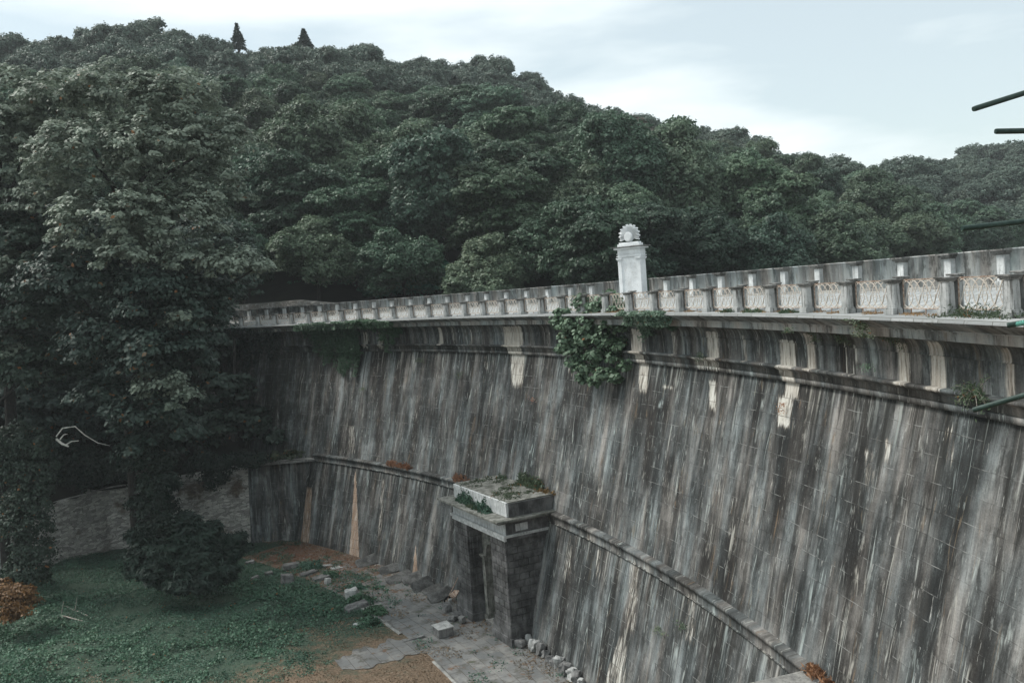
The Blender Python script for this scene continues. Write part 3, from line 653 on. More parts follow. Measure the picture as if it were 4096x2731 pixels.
# local: x along the front to the right, +y into the dam, z up
def courses(mb, x0, x1, y0, y1, z0, z1, h=.40, seed=0):
    rr = random.Random(seed); nz_ = round((z1-z0)/h); h = (z1-z0)/nz_; gsp = .045
    mb.box(((x0+x1)/2, (y0+y1)/2, (z0+z1)/2), (x1-x0-.14, y1-y0-.14, z1-z0))
    for k in range(nz_):
        zc_ = z0+(k+.5)*h; odd = k % 2
        def run(a0_, a1_, w_):
            n_ = max(1, round((a1_-a0_)/w_)); st = (a1_-a0_)/n_; cuts = [a0_]
            c_ = a0_+(st/2 if odd else st)
            while c_ < a1_-.15: cuts.append(c_); c_ += st
            cuts.append(a1_); return list(zip(cuts[:-1], cuts[1:]))
        for a_, b_ in run(x0, x1, .62):
            pr = rr.uniform(0, .012)
            mb.box(((a_+b_)/2, y0+.06-pr/2, zc_), (b_-a_-gsp, .12+pr, h-gsp), jit=.004)
        for a_, b_ in run(y0+.12, y1, .62):
            pr = rr.uniform(0, .012)
            mb.box((x1-.06+pr/2, (a_+b_)/2, zc_), (.12+pr, b_-a_-gsp, h-gsp), jit=.004)
            mb.box((x0+.06-pr/2, (a_+b_)/2, zc_), (.12+pr, b_-a_-gsp, h-gsp), jit=.004)
for s_ in (-1, 1):
    x0, x1 = (s_*3.55-(1.95 if s_ > 0 else 0), s_*3.55+(1.95 if s_ < 0 else 0))
    pr_ = empty('pier', (0, 0, 0)); C.objects.unlink(pr_); bpy.data.objects.remove(pr_)
    m = MB(); courses(m, x0, x1, .22, 3.6, 1.3, 6.1, seed=s_+3); pier = m.build('pier', M['ashlar'], po, bev=.02)
    m = MB(); m.box(((x0+x1)/2, 1.95, .25), (x1-x0+.50, 3.8, .50)); m.box(((x0+x1)/2, 1.92, .76), (x1-x0+.32, 3.62, .56)); m.box(((x0+x1)/2, 1.9, 1.08), (x1-x0+.22, 3.52, .09)); m.box(((x0+x1)/2, 1.89, 1.22), (x1-x0+.10, 3.44, .20))
    m.build('plinth', M['ashlar'], pier, bev=.02)
m = MB(); m.box((0, 1.9, 6.2), (7.30, 3.5, .20)); m.box((0, 1.88, 6.34), (7.42, 3.6, .08)); m.box((0, 1.95, 6.78), (7.2, 3.4, .82))
m.box((0, 1.9, 6.42), (7.5, 3.62, .07)); m.build('entablature', M['portal_white'], po, bev=.015)
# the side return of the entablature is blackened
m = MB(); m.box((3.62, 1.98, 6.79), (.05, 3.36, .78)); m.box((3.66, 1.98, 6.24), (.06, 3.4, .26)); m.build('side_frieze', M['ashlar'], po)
m = MB(); m.box((3.66, 1.3, 6.80), (.03, .8, .42)); m.build('side_plaque', M['portal_white'], po, bev=.01)
m = MB(); m.box((0, 1.75, 7.25), (7.8, 4.1, .13)); m.box((0, 1.70, 7.385), (8.4, 4.5, .13)); m.build('cornice', M['portal_roof'], po, bev=.02)
m = MB(); m.box((0, 2.05, 7.86), (7.25, 3.3, .84), jit=.02); m.build('attic', M['portal_white'], po, bev=.02)
m = MB(); m.box((0, 2.3, 8.30), (7.35, 3.6, .07), jit=.02); m.build('roof_slab', M['portal_roof'], po, bev=.01)
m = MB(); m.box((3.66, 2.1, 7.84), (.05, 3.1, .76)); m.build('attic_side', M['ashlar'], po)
# recessed door wall with an arched opening
def arch_wall(hw, spring, rad, x0, x1, z0, z1, y0, y1):
    mb = MB(); mb.box(((x0-hw)/2, (y0+y1)/2, (z0+z1)/2), (-hw-x0, y1-y0, z1-z0)); mb.box(((x1+hw)/2, (y0+y1)/2, (z0+z1)/2), (x1-hw, y1-y0, z1-z0))
    n_ = 14
    for k in range(n_):
        t0, t1 = math.pi*k/n_, math.pi*(k+1)/n_; xa, xb = -hw*math.cos(t0), -hw*math.cos(t1); za, zb = spring+rad*math.sin(t0), spring+rad*math.sin(t1)
        mb.prism([(xa, za), (xb, zb), (xb, z1), (xa, z1)], y0, y1)
    return mb
arch_wall(.85, 4.15, .85, -1.7, 1.7, 0, 6.1, 1.20, 1.75).build('door_wall', M['portal_roof'], po)
m = MB()
for s_ in (-1, 1):
    m.box((s_*1.08, 1.11, 2.05), (.38, .34, 4.1)); m.box((s_*1.08, 1.08, 4.02), (.46, .42, .08)); m.box((s_*1.08, 1.05, 4.13), (.56, .50, .10)); m.box((s_*1.08, 1.07, .18), (.5, .44, .36))
m.build('door_pilasters', M['portal_roof'], po, bev=.01)
m = MB(); n_ = 16
for k in range(n_):
    t0, t1 = math.pi*k/n_, math.pi*(k+1)/n_
    m.prism([(-.88*math.cos(t0), 4.18+.88*math.sin(t0)), (-.88*math.cos(t1), 4.18+.88*math.sin(t1)), (-1.15*math.cos(t1), 4.18+1.15*math.sin(t1)), (-1.15*math.cos(t0), 4.18+1.15*math.sin(t0))], 1.05, 1.19)
m.box((0, 1.07, 5.28), (.26, .3, .5), taper=1.25); m.build('archivolt', M['portal_roof'], po)
m = MB(); m.box((0, 1.35, .09), (1.9, 1.2, .18)); m.build('threshold', M['kerb'], po, bev=.01)
M['white_iron'] = flat_mat('white_iron', (.55, .55, .53), .6, .2); M['black'] = flat_mat('tunnel_dark', (.008, .008, .008), .95)
m = MB()
for x in np.linspace(-.8, .8, 11): m.tube([(x, 1.45, .2), (x, 1.45, 4.15)], .016, 5)
for z in (.28, .9, 2.2, 3.6, 4.12): m.box((0, 1.45, z), (1.7, .03, .035))
for z in np.linspace(.34, .84, 4):
    for x in np.linspace(-.7, .7, 8):
        c_ = [(x+.07*math.cos(t), 1.45, z+.07*math.sin(t)) for t in np.linspace(0, 2*math.pi, 7)]; m.tube(c_, .008, 4)
for rr_, n_, r_ in ((.72, 11, .09), (.50, 8, .08), (.28, 5, .07)):
    for t in np.linspace(.12, math.pi-.12, n_):
        cx_, cz_ = rr_*math.cos(t), 4.2+rr_*math.sin(t); c_ = [(cx_+r_*math.cos(q), 1.45, cz_+r_*math.sin(q)) for q in np.linspace(0, 2*math.pi, 8)]; m.tube(c_, .012, 4)
m.build('door_grille', M['white_iron'], po)
m = MB(); m.box((0, 3.5, 2.7), (1.8, .1, 5.4)); m.build('dark_passage', M['black'], po)

# ---- retaining walls
def poly_wall(name, pts, ztop, zbot, batter, thick, mat, parent, nseg=24, v0=0):
    """vertical strip wall along a polyline of (x,y); ztop list per vertex; batter pushes the foot out"""
    V, F, U = [], [], []; u0 = 0; cols = []
    for i in range(len(pts)-1):
        a, b = Vector(pts[i]), Vector(pts[i+1]); ln = (b-a).length; n_ = max(1, int(ln/.5)); d = (b-a)/ln; nn = Vector((d.y, -d.x))
        for k in range(n_+(1 if i == len(pts)-2 else 0)):
            t = k/n_; p = a+(b-a)*t; zt = ztop[i]+(ztop[i+1]-ztop[i])*t; cols.append((p, zt, nn, u0+ln*t))
        u0 += ln
    for p, zt, nn, u_ in cols:
        H = zt-zbot
        for k in range(13):
            t = k/12; z = zt-H*t; q = p+nn*(batter*H*t); V.append((q.x, q.y, z)); U.append((u_, -(H*t)*1.03-v0))
        q = p-nn*thick; V.append((q.x, q.y, zt+.0)); U.append((u_, thick)); V.append((q.x, q.y, zbot)); U.append((u_, thick+H))
    m_ = 15
    for i in range(len(cols)-1):
        for k in range(12): F.append((i*m_+k, i*m_+k+1, (i+1)*m_+k+1, (i+1)*m_+k))
        F.append((i*m_, (i+1)*m_, (i+1)*m_+13, i*m_+13)); F.append((i*m_+13, (i+1)*m_+13, (i+1)*m_+14, i*m_+14))
    z = np.zeros(len(V)); r_ = np.zeros(len(V))
    return link(name, npmesh(name, V, F, U, dict(pale=z, rust=r_, moss=z), mat), parent)
def rubble_mat():
    g = G('rubble_masonry'); uvv = g.uv(); sc = g.scale(uvv, (1, 2.5, 1)); wn = g.n('ShaderNodeTexNoise'); g.put(wn.inputs['Vector'], uvv); wn.inputs['Scale'].default_value = 3
    mv = g.n('ShaderNodeMix', data_type='VECTOR'); mv.inputs[0].default_value = .22; g.L.new(sc, mv.inputs[4]); g.L.new(wn.outputs['Color'], mv.inputs[5])
    vo = g.n('ShaderNodeTexVoronoi'); g.L.new(mv.outputs[1], vo.inputs['Vector']); vo.inputs['Scale'].default_value = 2.6
    vd = g.n('ShaderNodeTexVoronoi', feature='DISTANCE_TO_EDGE'); g.L.new(mv.outputs[1], vd.inputs['Vector']); vd.inputs['Scale'].default_value = 2.6
    c = g.sep(vo.outputs['Color']); n = g.noise(uvv, 9, 5, .7); big = g.noise(uvv, .35, 4, .6)
    col = g.mix(c[0], (.26, .255, .24), (.62, .61, .57)); col = g.mix(g.math('MULTIPLY', g.step(n, .45, .7), .4), col, (.10, .095, .085))
    col = g.mix(g.math('MULTIPLY', g.step(big, .56, .68), .8), col, g.mix(n, (.04, .035, .028), (.16, .10, .065)))
    e = g.step(vd.outputs['Distance'], .0, .06); col = g.mix(g.math('ADD', g.math('MULTIPLY', e, .6), .4), (.05, .048, .042), col)
    return g.done(col, .9, g.math('ADD', g.math('MULTIPLY', e, 1.), g.math('MULTIPLY', n, .5)), .8, .08)
M['rubble'] = rubble_mat()
lw = empty('retaining_wall', (-25, 78, -18.8)); tag(lw, 'tall retaining wall of dark ashlar and rough rubble at the far left of the hollow', 'retaining wall')
def reparent(o, root): o.matrix_parent_inverse = Matrix.Translation(-root.location)
# faces look towards -Y: traverse from right to left gives outward normals towards the camera
AP = (-18.2, 78.9)
o = poly_wall('ashlar_section', [(-24.1, 79.0), AP], [-12.15, -12.0], -18.95, .14, 1.2, M['wall'], lw, v0=4); reparent(o, lw)
o = poly_wall('rubble_section', [(-75, 46), (-48, 63.5), (-42.4, 71.0), (-36.5, 78.4), (-24.12, 79.0)], [-14.0, -13.8, -13.6, -13.1, -12.2], -18.95, .10, 2.4, M['rubble'], lw); reparent(o, lw)
m = MB()
for i in range(11):
    x = -24.4+i*.58; m.box((x+.3-lw.location.x, 78.7-lw.location.y, -12.0+.006*i-lw.location.z), (.57, 1.0, .20), jit=.02)
m.build('coping', M['kerb'], lw, bev=.02)
rw = empty('retaining_wall', (4, 26.5, -18.8)); tag(rw, 'pale flat-topped return wall meeting the dam ledge at the bottom right edge of the photo', 'retaining wall')
q1 = Vector((8.75, 28.65, 0)); q2 = q1+Vector((-.95, -.31, 0))*26; nn = Vector((-.31, .95, 0))
m = MB()
c_ = (q1+q2)/2; ang_ = math.atan2(.31, .95)
m.box((c_.x-4-nn.x*.6+.0, c_.y-26.5-nn.y*.6, -11.62+18.8), (27.4, 1.25, .18), rot=Matrix.Rotation(ang_, 3, 'Z')); m.build('coping', M['kerb'], rw, bev=.02)
m = MB(); m.box((c_.x-4-nn.x*.75, c_.y-26.5-nn.y*.75, -15.25+18.8), (27.4, 1.2, 7.1), rot=Matrix.Rotation(ang_, 3, 'Z')); m.build('wall', M['rubblestone'], rw)

# ---- paving strip along the dam foot, kerb
g = G('old_paving'); uvv = g.uv(); u, v, _ = g.sep(uvv)
br = g.n('ShaderNodeTexBrick'); g.put(br.inputs['Vector'], uvv); br.inputs['Scale'].default_value = 1; br.inputs['Brick Width'].default_value = 1.5; br.inputs['Row Height'].default_value = .72; br.offset = .4
br.inputs['Color1'].default_value = (.125, .13, .13, 1); br.inputs['Color2'].default_value = (.175, .178, .175, 1); br.inputs['Mortar'].default_value = (.06, .052, .042, 1); br.inputs['Mortar Size'].default_value = .016
n = g.noise(g.comb(u, v), .7, 6, .7); n2 = g.noise(g.comb(u, v), 7, 5, .7); n3 = g.noise(g.comb(u, v, 4.), 1.6, 6, .7)
col = g.mix(g.math('MULTIPLY', g.step(n, .45, .65), .7), br.outputs['Color'], (.24, .235, .22))
col = g.mix(g.math('MULTIPLY', g.step(n2, .55, .7), .45), col, (.07, .065, .06))
wd = g.noise(g.comb(u, v, 8.), 1.1, 6, .72)
col = g.mix(g.math('MULTIPLY', g.step(wd, .50, .62), .7), col, (.075, .070, .060)); col = g.mix(g.math('MULTIPLY', g.step(wd, .62, .66), .8), col, (.045, .065, .035))
lf = g.math('ADD', n3, g.math('MULTIPLY', g.step(u, 92., 70.), .20))
col = g.mix(g.math('MULTIPLY', g.step(lf, .56, .66), .85), col, g.mix(g.step(n2, .35, .65), (.045, .024, .015), (.19, .115, .07)))
M['paving'] = g.done(col, .9, n2, .5, .02)
o = sweep('pavement', [(-3.2, -18.795), (-8.9, -18.795), (-8.95, -18.95)], 42.5, 88, .3, M['paving'], None); tag(o, kind='structure')
sp_ = []; U_ = []
for t in np.linspace(0, 1, 30): w_ = -8.6-5.0*t; sp_.append((60.9+.25*math.sin(t*17)+.15*math.sin(t*41)+.5*max(0, t-.8)*5, w_))
for t in np.linspace(1, 0, 30): w_ = -8.6-5.0*t; sp_.append((62.9+.12*math.sin(t*19)+.08*math.sin(t*37)-.6*max(0, t-.8)*5, w_))
k_ = 30; V_ = [dam(a, w_, float(floor_z(*dam(a, w_, 0)[:2]))+.035)[:] for a, w_ in sp_]; U_ = [(R_(a)*DR, w_) for a, w_ in sp_]
o = link('pavement_spur', npmesh('pavement_spur', V_, [(i, i+1, 58-i, 59-i) for i in range(29)], U_, mat=M['paving'])); tag(o, kind='structure')
ks = sweep('stone_kerb', [(-8.93, -18.78), (-8.93, -18.755), (-9.12, -18.755), (-9.14, -18.9)], 64.0, 84, .3, M['kerb'], None); tag(ks, kind='structure')
ks = sweep('stone_kerb', [(-8.93, -18.78), (-8.93, -18.74), (-9.15, -18.74), (-9.18, -18.9)], 55.5, 60.4, .3, M['kerb'], None); tag(ks, kind='structure')

# ---- loose stones and slabs
def rock(name, loc, dims, rot, mat, label, cat='stone', group=None, jit=.06, bev=.02):
    bm = bmesh.new(); bmesh.ops.create_cube(bm, size=1); bmesh.ops.subdivide_edges(bm, edges=bm.edges[:], cuts=3, use_grid_fill=True)
    sd_ = random.uniform(0, 99); k = min(dims)
    for v in bm.verts:
        co_ = Vector(v.co); c_ = sum(abs(abs(q)-.5) < .01 for q in co_)
        p_ = Vector((co_.x*dims[0], co_.y*dims[1], co_.z*dims[2]))
        if c_ >= 2: p_ *= 1-.05*c_*random.uniform(.2, 1.4)
        p_ += noise.noise_vector(p_*(1.6/max(.3, k))+Vector((sd_, 0, 0)))*k*jit*2.2
        v.co = p_
    me = bpy.data.meshes.new(name); bm.to_mesh(me); bm.free(); me.materials.append(mat); o = link(name, me)
    m_ = o.modifiers.new('bevel', 'BEVEL'); m_.width = bev*.5; m_.segments = 1; m_.limit_method = 'ANGLE'; m_.angle_limit = R_(35)
    o.location = loc; o.rotation_euler = rot; tag(o, label, cat, group); return o
SL = [(1480, 2255, 2.3, .95, .20, 35, 22, 'first long dark'), (1570, 2285, 2.0, .9, .18, 30, 18, 'grey'), (1600, 2320, 2.1, 1.0, .16, 38, 10, 'broad flat'), (1660, 2325, 1.9, 1.1, .22, 30, 14, 'thick pale'),
      (1690, 2355, 1.7, .9, .18, 42, 30, 'steeply tilted'), (1735, 2365, 1.6, .8, .14, 36, 8, 'thin light'), (1765, 2395, 1.9, .9, .35, 38, 20, 'deep dark block-like'), (1610, 2250, .9, .6, .25, 80, 50, 'small upright')]
for i, (px, py, l, w_, t, rz, tilt, d) in enumerate(SL):
    p = onz(px, py, -18.8)
    rock('stone_slab', p+Vector((0, 0, .10+w_*.5*math.sin(R_(tilt)))), (l, w_, t), (R_(tilt)*1.3+.15, -.12, R_(rz)), M['slab'], f'{d} stone slab leaning in the row by the dam foot, left of the portal', 'slab', 'fallen slabs beside the dam foot', bev=.03)
ST = [(1150, 2325, .9, .8, .8, 'square grey block standing in the grass nearest the left wall', M['rubblestone']), (1165, 2268, 1.3, .7, .5, 'mossy block half sunk in grass behind the square block', M['rubblestone']),
      (1235, 2290, 1.5, .6, .25, 'flat slab tilted in the grass beside the paving', M['rubblestone']), (1285, 2310, 1.3, .6, .3, 'slanted grey slab at the grass edge below the leafy weeds', M['rubblestone']),
      (1310, 2328, .4, .4, .5, 'small pale pointed stone beside the slanted slab', M['whitestone']), (1075, 2295, .6, .5, .3, 'small flat stone lying in dark grass on the left', M['rubblestone']),
      (1020, 2320, .6, .5, .3, 'low pale stone farthest left in the grass', M['rubblestone']), (1408, 2385, .9, .7, .75, 'upright pale lump of stone at the lawn edge', M['whitestone']),
      (1425, 2425, 1.6, .8, .35, 'mossy rounded slab at the lawn edge below the pale lump', M['rubblestone']), (1495, 2425, 1.3, .3, .25, 'narrow pale stone beam lying at the lawn edge', M['kerb']),
      (1435, 2495, .7, .4, .15, 'small white flat stone lying in the lawn', M['whitestone']), (1650, 2550, 1.5, .22, .12, 'thin broken kerb piece lying on the dry grass edge', M['rubblestone']),
      (1345, 2265, .9, .6, .08, 'flat pale flagstone on the leafy paving', M['whitestone']), (1310, 2255, .8, .6, .08, 'smaller pale flagstone on the leafy paving', M['whitestone']),
      (1000, 2245, .7, .5, .2, 'dark flat stone under the spreading conifer', M['rubblestone'])]
for px, py, l, w_, h, lab, mt in ST:
    p = onz(px, py, -18.7); p.z = float(floor_z(p.x, p.y))+h*.38
    rock('loose_stone', p, (l, w_, h), (random.uniform(-.12, .12), random.uniform(-.15, .15), random.uniform(.2, 1.0)), mt, lab, 'stone', None)
p = onz(1772, 2548, -18.8); tr = empty('stone_trough', (p.x, p.y+.4, -18.79), R_(-63)); tag(tr, 'pale square stone block with broken lid standing alone on the paving before the portal', 'stone block')
m = MB(); m.box((0, 0, .26), (1.0, .95, .50)); m.build('block', M['rubblestone'], tr, bev=.02)
m = MB(); m.box((0, 0, .55), (1.12, 1.02, .07), jit=.02); m.box((.1, .1, .60), (.35, .1, .03)); m.build('lid', M['whitestone'], tr, bev=.01)
for k, (px, py, l, w_, h, rz, lab) in enumerate([(1790, 2445, .55, .5, .6, .5, 'dark stone cube leaning on rubble left of the portal plinth'), (1815, 2478, .8, .5, .3, 1.1, 'dark flat block at the left plinth of the portal'), (1830, 2460, .7, .45, .2, .2, 'pale tilted slab piece on top of blocks by the left plinth'), (1850, 2490, .35, .4, .5, .6, 'upright pale stone touching the left plinth corner'), (1802, 2418, .25, .15, .5, .5, 'small white upright marker stone by the left plinth')]):
    p = onz(px, py, -18.8); p.z = -18.8+h*.4; rock('rubble_block', p, (l, w_, h), (random.uniform(-.3, .3), random.uniform(-.3, .3), rz), M['whitestone'] if k == 4 else M['rubblestone'], lab, 'stone')
p = onz(2072, 2590, -18.8); rock('stone_block', (p.x, p.y+.2, -18.55), (1.0, .45, .42), (0, 0, R_(-40)), M['rubblestone'], 'grey block lying against the right plinth of the portal', 'stone')
names = ['largest white boulder', 'white wedge', 'tall white shard', 'dark round lump', 'narrow grey shard', 'brownish lump', 'flat grey piece', 'leaning pale slab', 'small grey lump', 'dark jagged piece', 'pale broken cube', 'grey slab', 'last white block']
for k in range(13):
    t = k/12; px = 2118+t*215; py = 2572+t*165+random.uniform(-4, 4); p = onz(px, py, -18.8); h = random.choice([.45, .6, .7, .4]); 
    rock('foot_stone', (p.x-.1, p.y-.1, -18.8+h*.4), (random.uniform(.25, .6), random.uniform(.3, .55), h), (random.uniform(-.5, .5), random.uniform(-.5, .5), random.uniform(0, 3)), M['whitestone'] if k in (0, 1, 2, 7, 10, 12) else M['rubblestone'], f'{names[k]} in the row of stones along the dam foot right of the portal', 'stone', 'stones along the dam foot', jit=.12)
# rusty hand cart beside the left plinth
p = onz(1790, 2420, -18.8); hc = empty('hand_cart', (p.x, p.y+.3, -18.8), .9); tag(hc, 'small rusty wrecked hand cart among slabs left of the portal', 'cart')
m = MB(); m.tube([(.3*math.cos(t), 0, .25+.22*math.sin(t)) for t in np.linspace(0, 2*math.pi, 15)], .05, 6); m.build('wheel', M['black'], hc)
m = MB(); m.tube([(0, .0, .25), (.5, .25, .45), (1.1, .3, .9), (1.5, .3, 1.3)], .03, 6); m.tube([(0, -.1, .25), (.5, -.3, .4), (1.1, -.3, .8), (1.35, -.3, 1.0)], .03, 6); m.tube([(.5, .25, .45), (.5, -.3, .4)], .03, 6); m.build('handles', M['rust'], hc)
m = MB(); m.box((.75, 0, .45), (.7, .6, .06), rot=Matrix.Rotation(-.4, 3, 'Y'), jit=.03); m.build('tray', M['rust'], hc)

# ================================================================== GREEN PIPES at the right edge
br_ = empty('broken_railing', (3.0, 3.9, 0)); tag(br_, 'green painted metal bars poking in from the right edge of the photo', 'railing')
D_ = 3.9
for k, (x0, y0, x1, y1, y1d) in enumerate([(3888, 437, 4460, 258, .10), (3975, 526, 4460, 518, .0), (3842, 914, 4460, 843, .05), (4022, 1302, 4460, 1225, -.1), (3886, 1640, 4460, 1475, -.15)]):
    a = ony(x0+6, y0, D_); b = ony(x1, y1, D_+y1d*2)
    m = MB(); m.tube([a, a+(b-a)*.012, b], [.0105, .012, .012], 14); o = m.build('bar', M['green'], br_, smooth=False); reparent(o, br_)
a = ony(4440, 100, D_); b = ony(4500, 2000, D_); m = MB(); m.tube([a, b, Vector((b.x, b.y, -.4))], .022, 12); o = m.build('post', M['green'], br_); reparent(o, br_)

# ================================================================== TREES
def forest_variant(name, kind, mat, seed):
    global rng
    rng = np.random.default_rng(seed); h = 11.0
    root = empty(name)
    if kind == 'round':
        lobes = [((0, 0, 7.0), (3.9, 3.9, 3.6))]+[((random.uniform(2.2, 3.9)*math.cos(t), random.uniform(2.2, 3.9)*math.sin(t), random.uniform(4.2, 8.8)), random.uniform(.9, 2.3)) for t in np.linspace(0, 12.5, 13)[:-1]]+[((random.uniform(-1.5, 1.5), random.uniform(-1.5, 1.5), random.uniform(9, 11)), random.uniform(.9, 1.6)) for _ in range(3)]
        P, Nn = clump_cloud(lobes, .62, 58, dens=1.0, up=.5, flat=1.0)
    elif kind == 'tall':
        lobes = [((0, 0, 7.5), (3.3, 3.3, 5.0))]+[((2.3*math.cos(t), 2.3*math.sin(t), 5.2+k*.8), random.uniform(1.5, 2.2)) for k, t in enumerate(np.linspace(0, 9, 8))]
        P, Nn = clump_cloud(lobes, .58, 58, dens=1.05, up=.5, flat=1.0)
    else:
        lobes = [((2.9*math.cos(t)*(.5+.5*(k % 2)), 2.9*math.sin(t)*(.5+.5*(k % 2)), 3.5+k*.62), (2.6, 2.6, 1.5)) for k, t in enumerate(np.linspace(0, 17, 13))]
        P, Nn = clump_cloud(lobes, .60, 58, dens=1, up=.6, flat=.6)
    link('crown', leafmesh(name+'_crown', P, Nn, .19, mat, 1.7, .7), root)
    trunk(8.5, .24, 5, 2.6, seed, M['bark']).build('trunk', M['bark'], root)
    return root
random.seed(11)
variants = [forest_variant('broadleaf_tree', k, M[m_], 20+i) for i, (k, m_) in enumerate([('round', 'leafA'), ('round', 'leafB'), ('tall', 'leafC'), ('layered', 'leafB'), ('round', 'leafA'), ('tall', 'leafA'), ('layered', 'leafC'), ('round', 'leafC')])]
# positions by dart throwing over the hillside
rs = np.random.default_rng(5); pts = []; cell = {}
def ok(x, y, d):
    i, j = int(x//8), int(y//8)
    for a in range(i-1, i+2):
        for b in range(j-1, j+2):
            for q in cell.get((a, b), []):
                if (q[0]-x)**2+(q[1]-y)**2 < d*d: return False
    return True
for _ in range(60000):
    th = rs.uniform(-36, 36); rho = math.sqrt(rs.uniform(70**2, 345**2)); x = rho*math.sin(R_(th)); y = rho*math.cos(R_(th))
    dd = math.hypot(x-DCX, y-DCY); an = math.degrees(math.atan2(x-DCX, y-DCY))
    pxx = 2048+FOC*math.tan(R_(th)); r1 = np.interp(pxx, [-1500, 0, 1500, 3000, 3600, 3750, 4096, 6000], [230, 235, 235, 240, 215, 300, 330, 330])
    if rho > r1+9 or dd < DR+11: continue
    if y < 100 and x < -20 and rho < 108: continue
    z = float(hill_z(x, y)); sc = 1.0 if rho < 150 else 1.06
    if z < -3.5: continue
    dmin = 6.2 if rho < 160 else 5.5
    if ok(x, y, dmin): cell.setdefault((int(x//8), int(y//8)), []).append((x, y)); pts.append((rho, x, y, z))
# heroes placed first keep their room
pts.sort()
def zone(px, py):
    cols = ['at the left edge', 'above the pale tree', 'left of the conifers', 'under the conifers', 'right of the conifers', 'above the feathery trees', 'left of centre', 'in the centre',
            'just left of the monument', 'directly over the monument', 'just right of the monument', 'over the right crest', 'where the ridge dips', 'left of the green pipes', 'behind the green pipes', 'at the right edge']
    return cols[int(min(15, max(0, px//256)))]
kinds = ['rounded grey-green', 'rounded deep green', 'tall dark green', 'layered deep green', 'broad grey-green', 'tall grey-green', 'layered dark', 'rounded dark']
dup_ = {}; used = set(); nind = 0; stuffP = []
NIND = 285
for r_, x, y, z in pts:
    px, py, dep = proj((x, y, z+8))
    if px < -60 or px > 4180: continue
    v = int(rs.integers(0, 8)); rot = rs.uniform(0, 6.28); s = rs.uniform(.68, 1.22)*(1.12 if r_ < 130 else 1.0 if r_ < 160 else .84)
    if nind < NIND:
        o = variants[v] if v not in used else copy_tree(variants[v]); used.add(v); nind += 1
        o.location = (x, y, z-.6); o.rotation_euler.z = rot; o.scale = (s*1.08, s*1.08, s*rs.uniform(.9, 1.15))
        band = 'first row behind the dam' if r_ < 105 else 'low slope' if r_ < 125 else 'lower middle slope' if r_ < 145 else 'middle slope' if r_ < 165 else 'upper middle slope' if r_ < 185 else 'upper slope'
        lab = f'{kinds[v]} tree, {band}, {zone(px, py)}'
        tag(o, lab, 'tree', 'trees of the wooded hillside'); dup_.setdefault(lab, []).append((px, o))
    else: stuffP.append((x, y, z, s, v, rot))
for v in range(8):
    if v not in used: variants[v].location = (0, 400+v*10, 20)
for lab, l_ in dup_.items():
    if len(l_) > 1:
        for i_, (_, o) in enumerate(sorted(l_, key=lambda t: t[0])): o['label'] = lab+', '+(('left', 'right') if len(l_) == 2 else ('left', 'middle', 'right') if len(l_) == 3 else ['first', 'second', 'third', 'fourth', 'fifth', 'sixth', 'seventh', 'eighth', 'ninth', 'tenth', 'eleventh', 'twelfth'])[min(i_, 11)]+(' one' if len(l_) < 4 else ' from left')
print('forest', len(pts), nind, len(stuffP))
# the rest of the wood on the ridge reads as one mass
rng = np.random.default_rng(99); Ps = []; Ns = []
for x, y, z, s, v, rot in stuffP:
    lobes = [((x, y, z+7*s), (3.9*s, 3.9*s, 3.6*s))]+[((x+2.9*s*math.cos(t+rot), y+2.9*s*math.sin(t+rot), z+s*(5.6+((k*7+v) % 5)*.7)), 2.1*s) for k, t in enumerate((0, 1.3, 2.5, 3.8, 5.0))]
    P, Nn = clump_cloud(lobes, .75, 30, dens=.85, up=.5, flat=1., fill=.05); Ps.append(P); Ns.append(Nn)
if Ps:
    o = link('ridge_wood', leafmesh('ridge_wood', np.concatenate(Ps), np.concatenate(Ns), .30, M['leafR'], 1.6, .65))
    tag(o, 'unbroken grey-green woodland along the top of the ridge', 'woodland', kind='stuff')

for k, (px, py, Yd) in enumerate([(1520, 330, 205), (2010, 420, 190), (2750, 620, 170), (1190, 560, 170), (3240, 700, 190)]):
    e = ony(px, py, Yd); m = MB(); rr_ = random.Random(k); pts_ = [e-Vector((0, 0, 9)), e-Vector((.2, 0, 4)), e+Vector((.3, 0, 1.5))]; m.tube(pts_, [.16, .12, .04], 5)
    for j in range(7):
        b0 = pts_[0].lerp(pts_[2], .45+.07*j); m.tube([b0, b0+Vector((rr_.uniform(-1.6, 1.6), rr_.uniform(-1, 1), rr_.uniform(.8, 2.2)))], [.05, .015], 4)
    tag(m.build('dead_tree', M['pale_bark']), ['bare pale dead tree near the top of the wood, right of the conifers', 'bare dead tree high on the slope, in the middle', 'bare dead tree on the slope right of the monument', 'bare dead tree in the wood under the small conifer', 'bare dead tree far right on the slope'][k], 'dead tree')
# two conifers on the skyline
def conifer(name, base, h, r, lab, seed, mat=M['conifer'], leaf=.32, tiers=16):
    global rng
    rng = np.random.default_rng(seed); root = empty(name, base); Ps = []; Ns = []
    for k in range(tiers):
        t = k/(tiers-1); zz = h*(.12+.86*t); rr = r*(1-t)**.85+.12
        for b in range(9):
            a = rng.uniform(0, 6.28); L_ = rr*rng.uniform(.6, 1.1); m_ = int(34*(.3+L_/r)); q = rng.uniform(0, 1, m_)
            P = np.stack([np.cos(a)*L_*q, np.sin(a)*L_*q, zz-.28*L_*q**1.3+rng.normal(0, .08, m_)], 1)+rng.normal(0, .10*r/2, (m_, 3))*np.array([1, 1, .4]); Ps.append(P); Ns.append(np.tile([0, 0, 1.], (m_, 1)))
    link('crown', leafmesh('conifer_crown', np.concatenate(Ps), np.concatenate(Ns), leaf, mat, 2.2, .5), root)
    m = MB(); m.tube([(0, 0, -1), (0, 0, h*.5), (0, 0, h*.98)], [.22, .12, .03], 6); m.build('trunk', M['bark'], root); tag(root, lab, 'tree'); return root
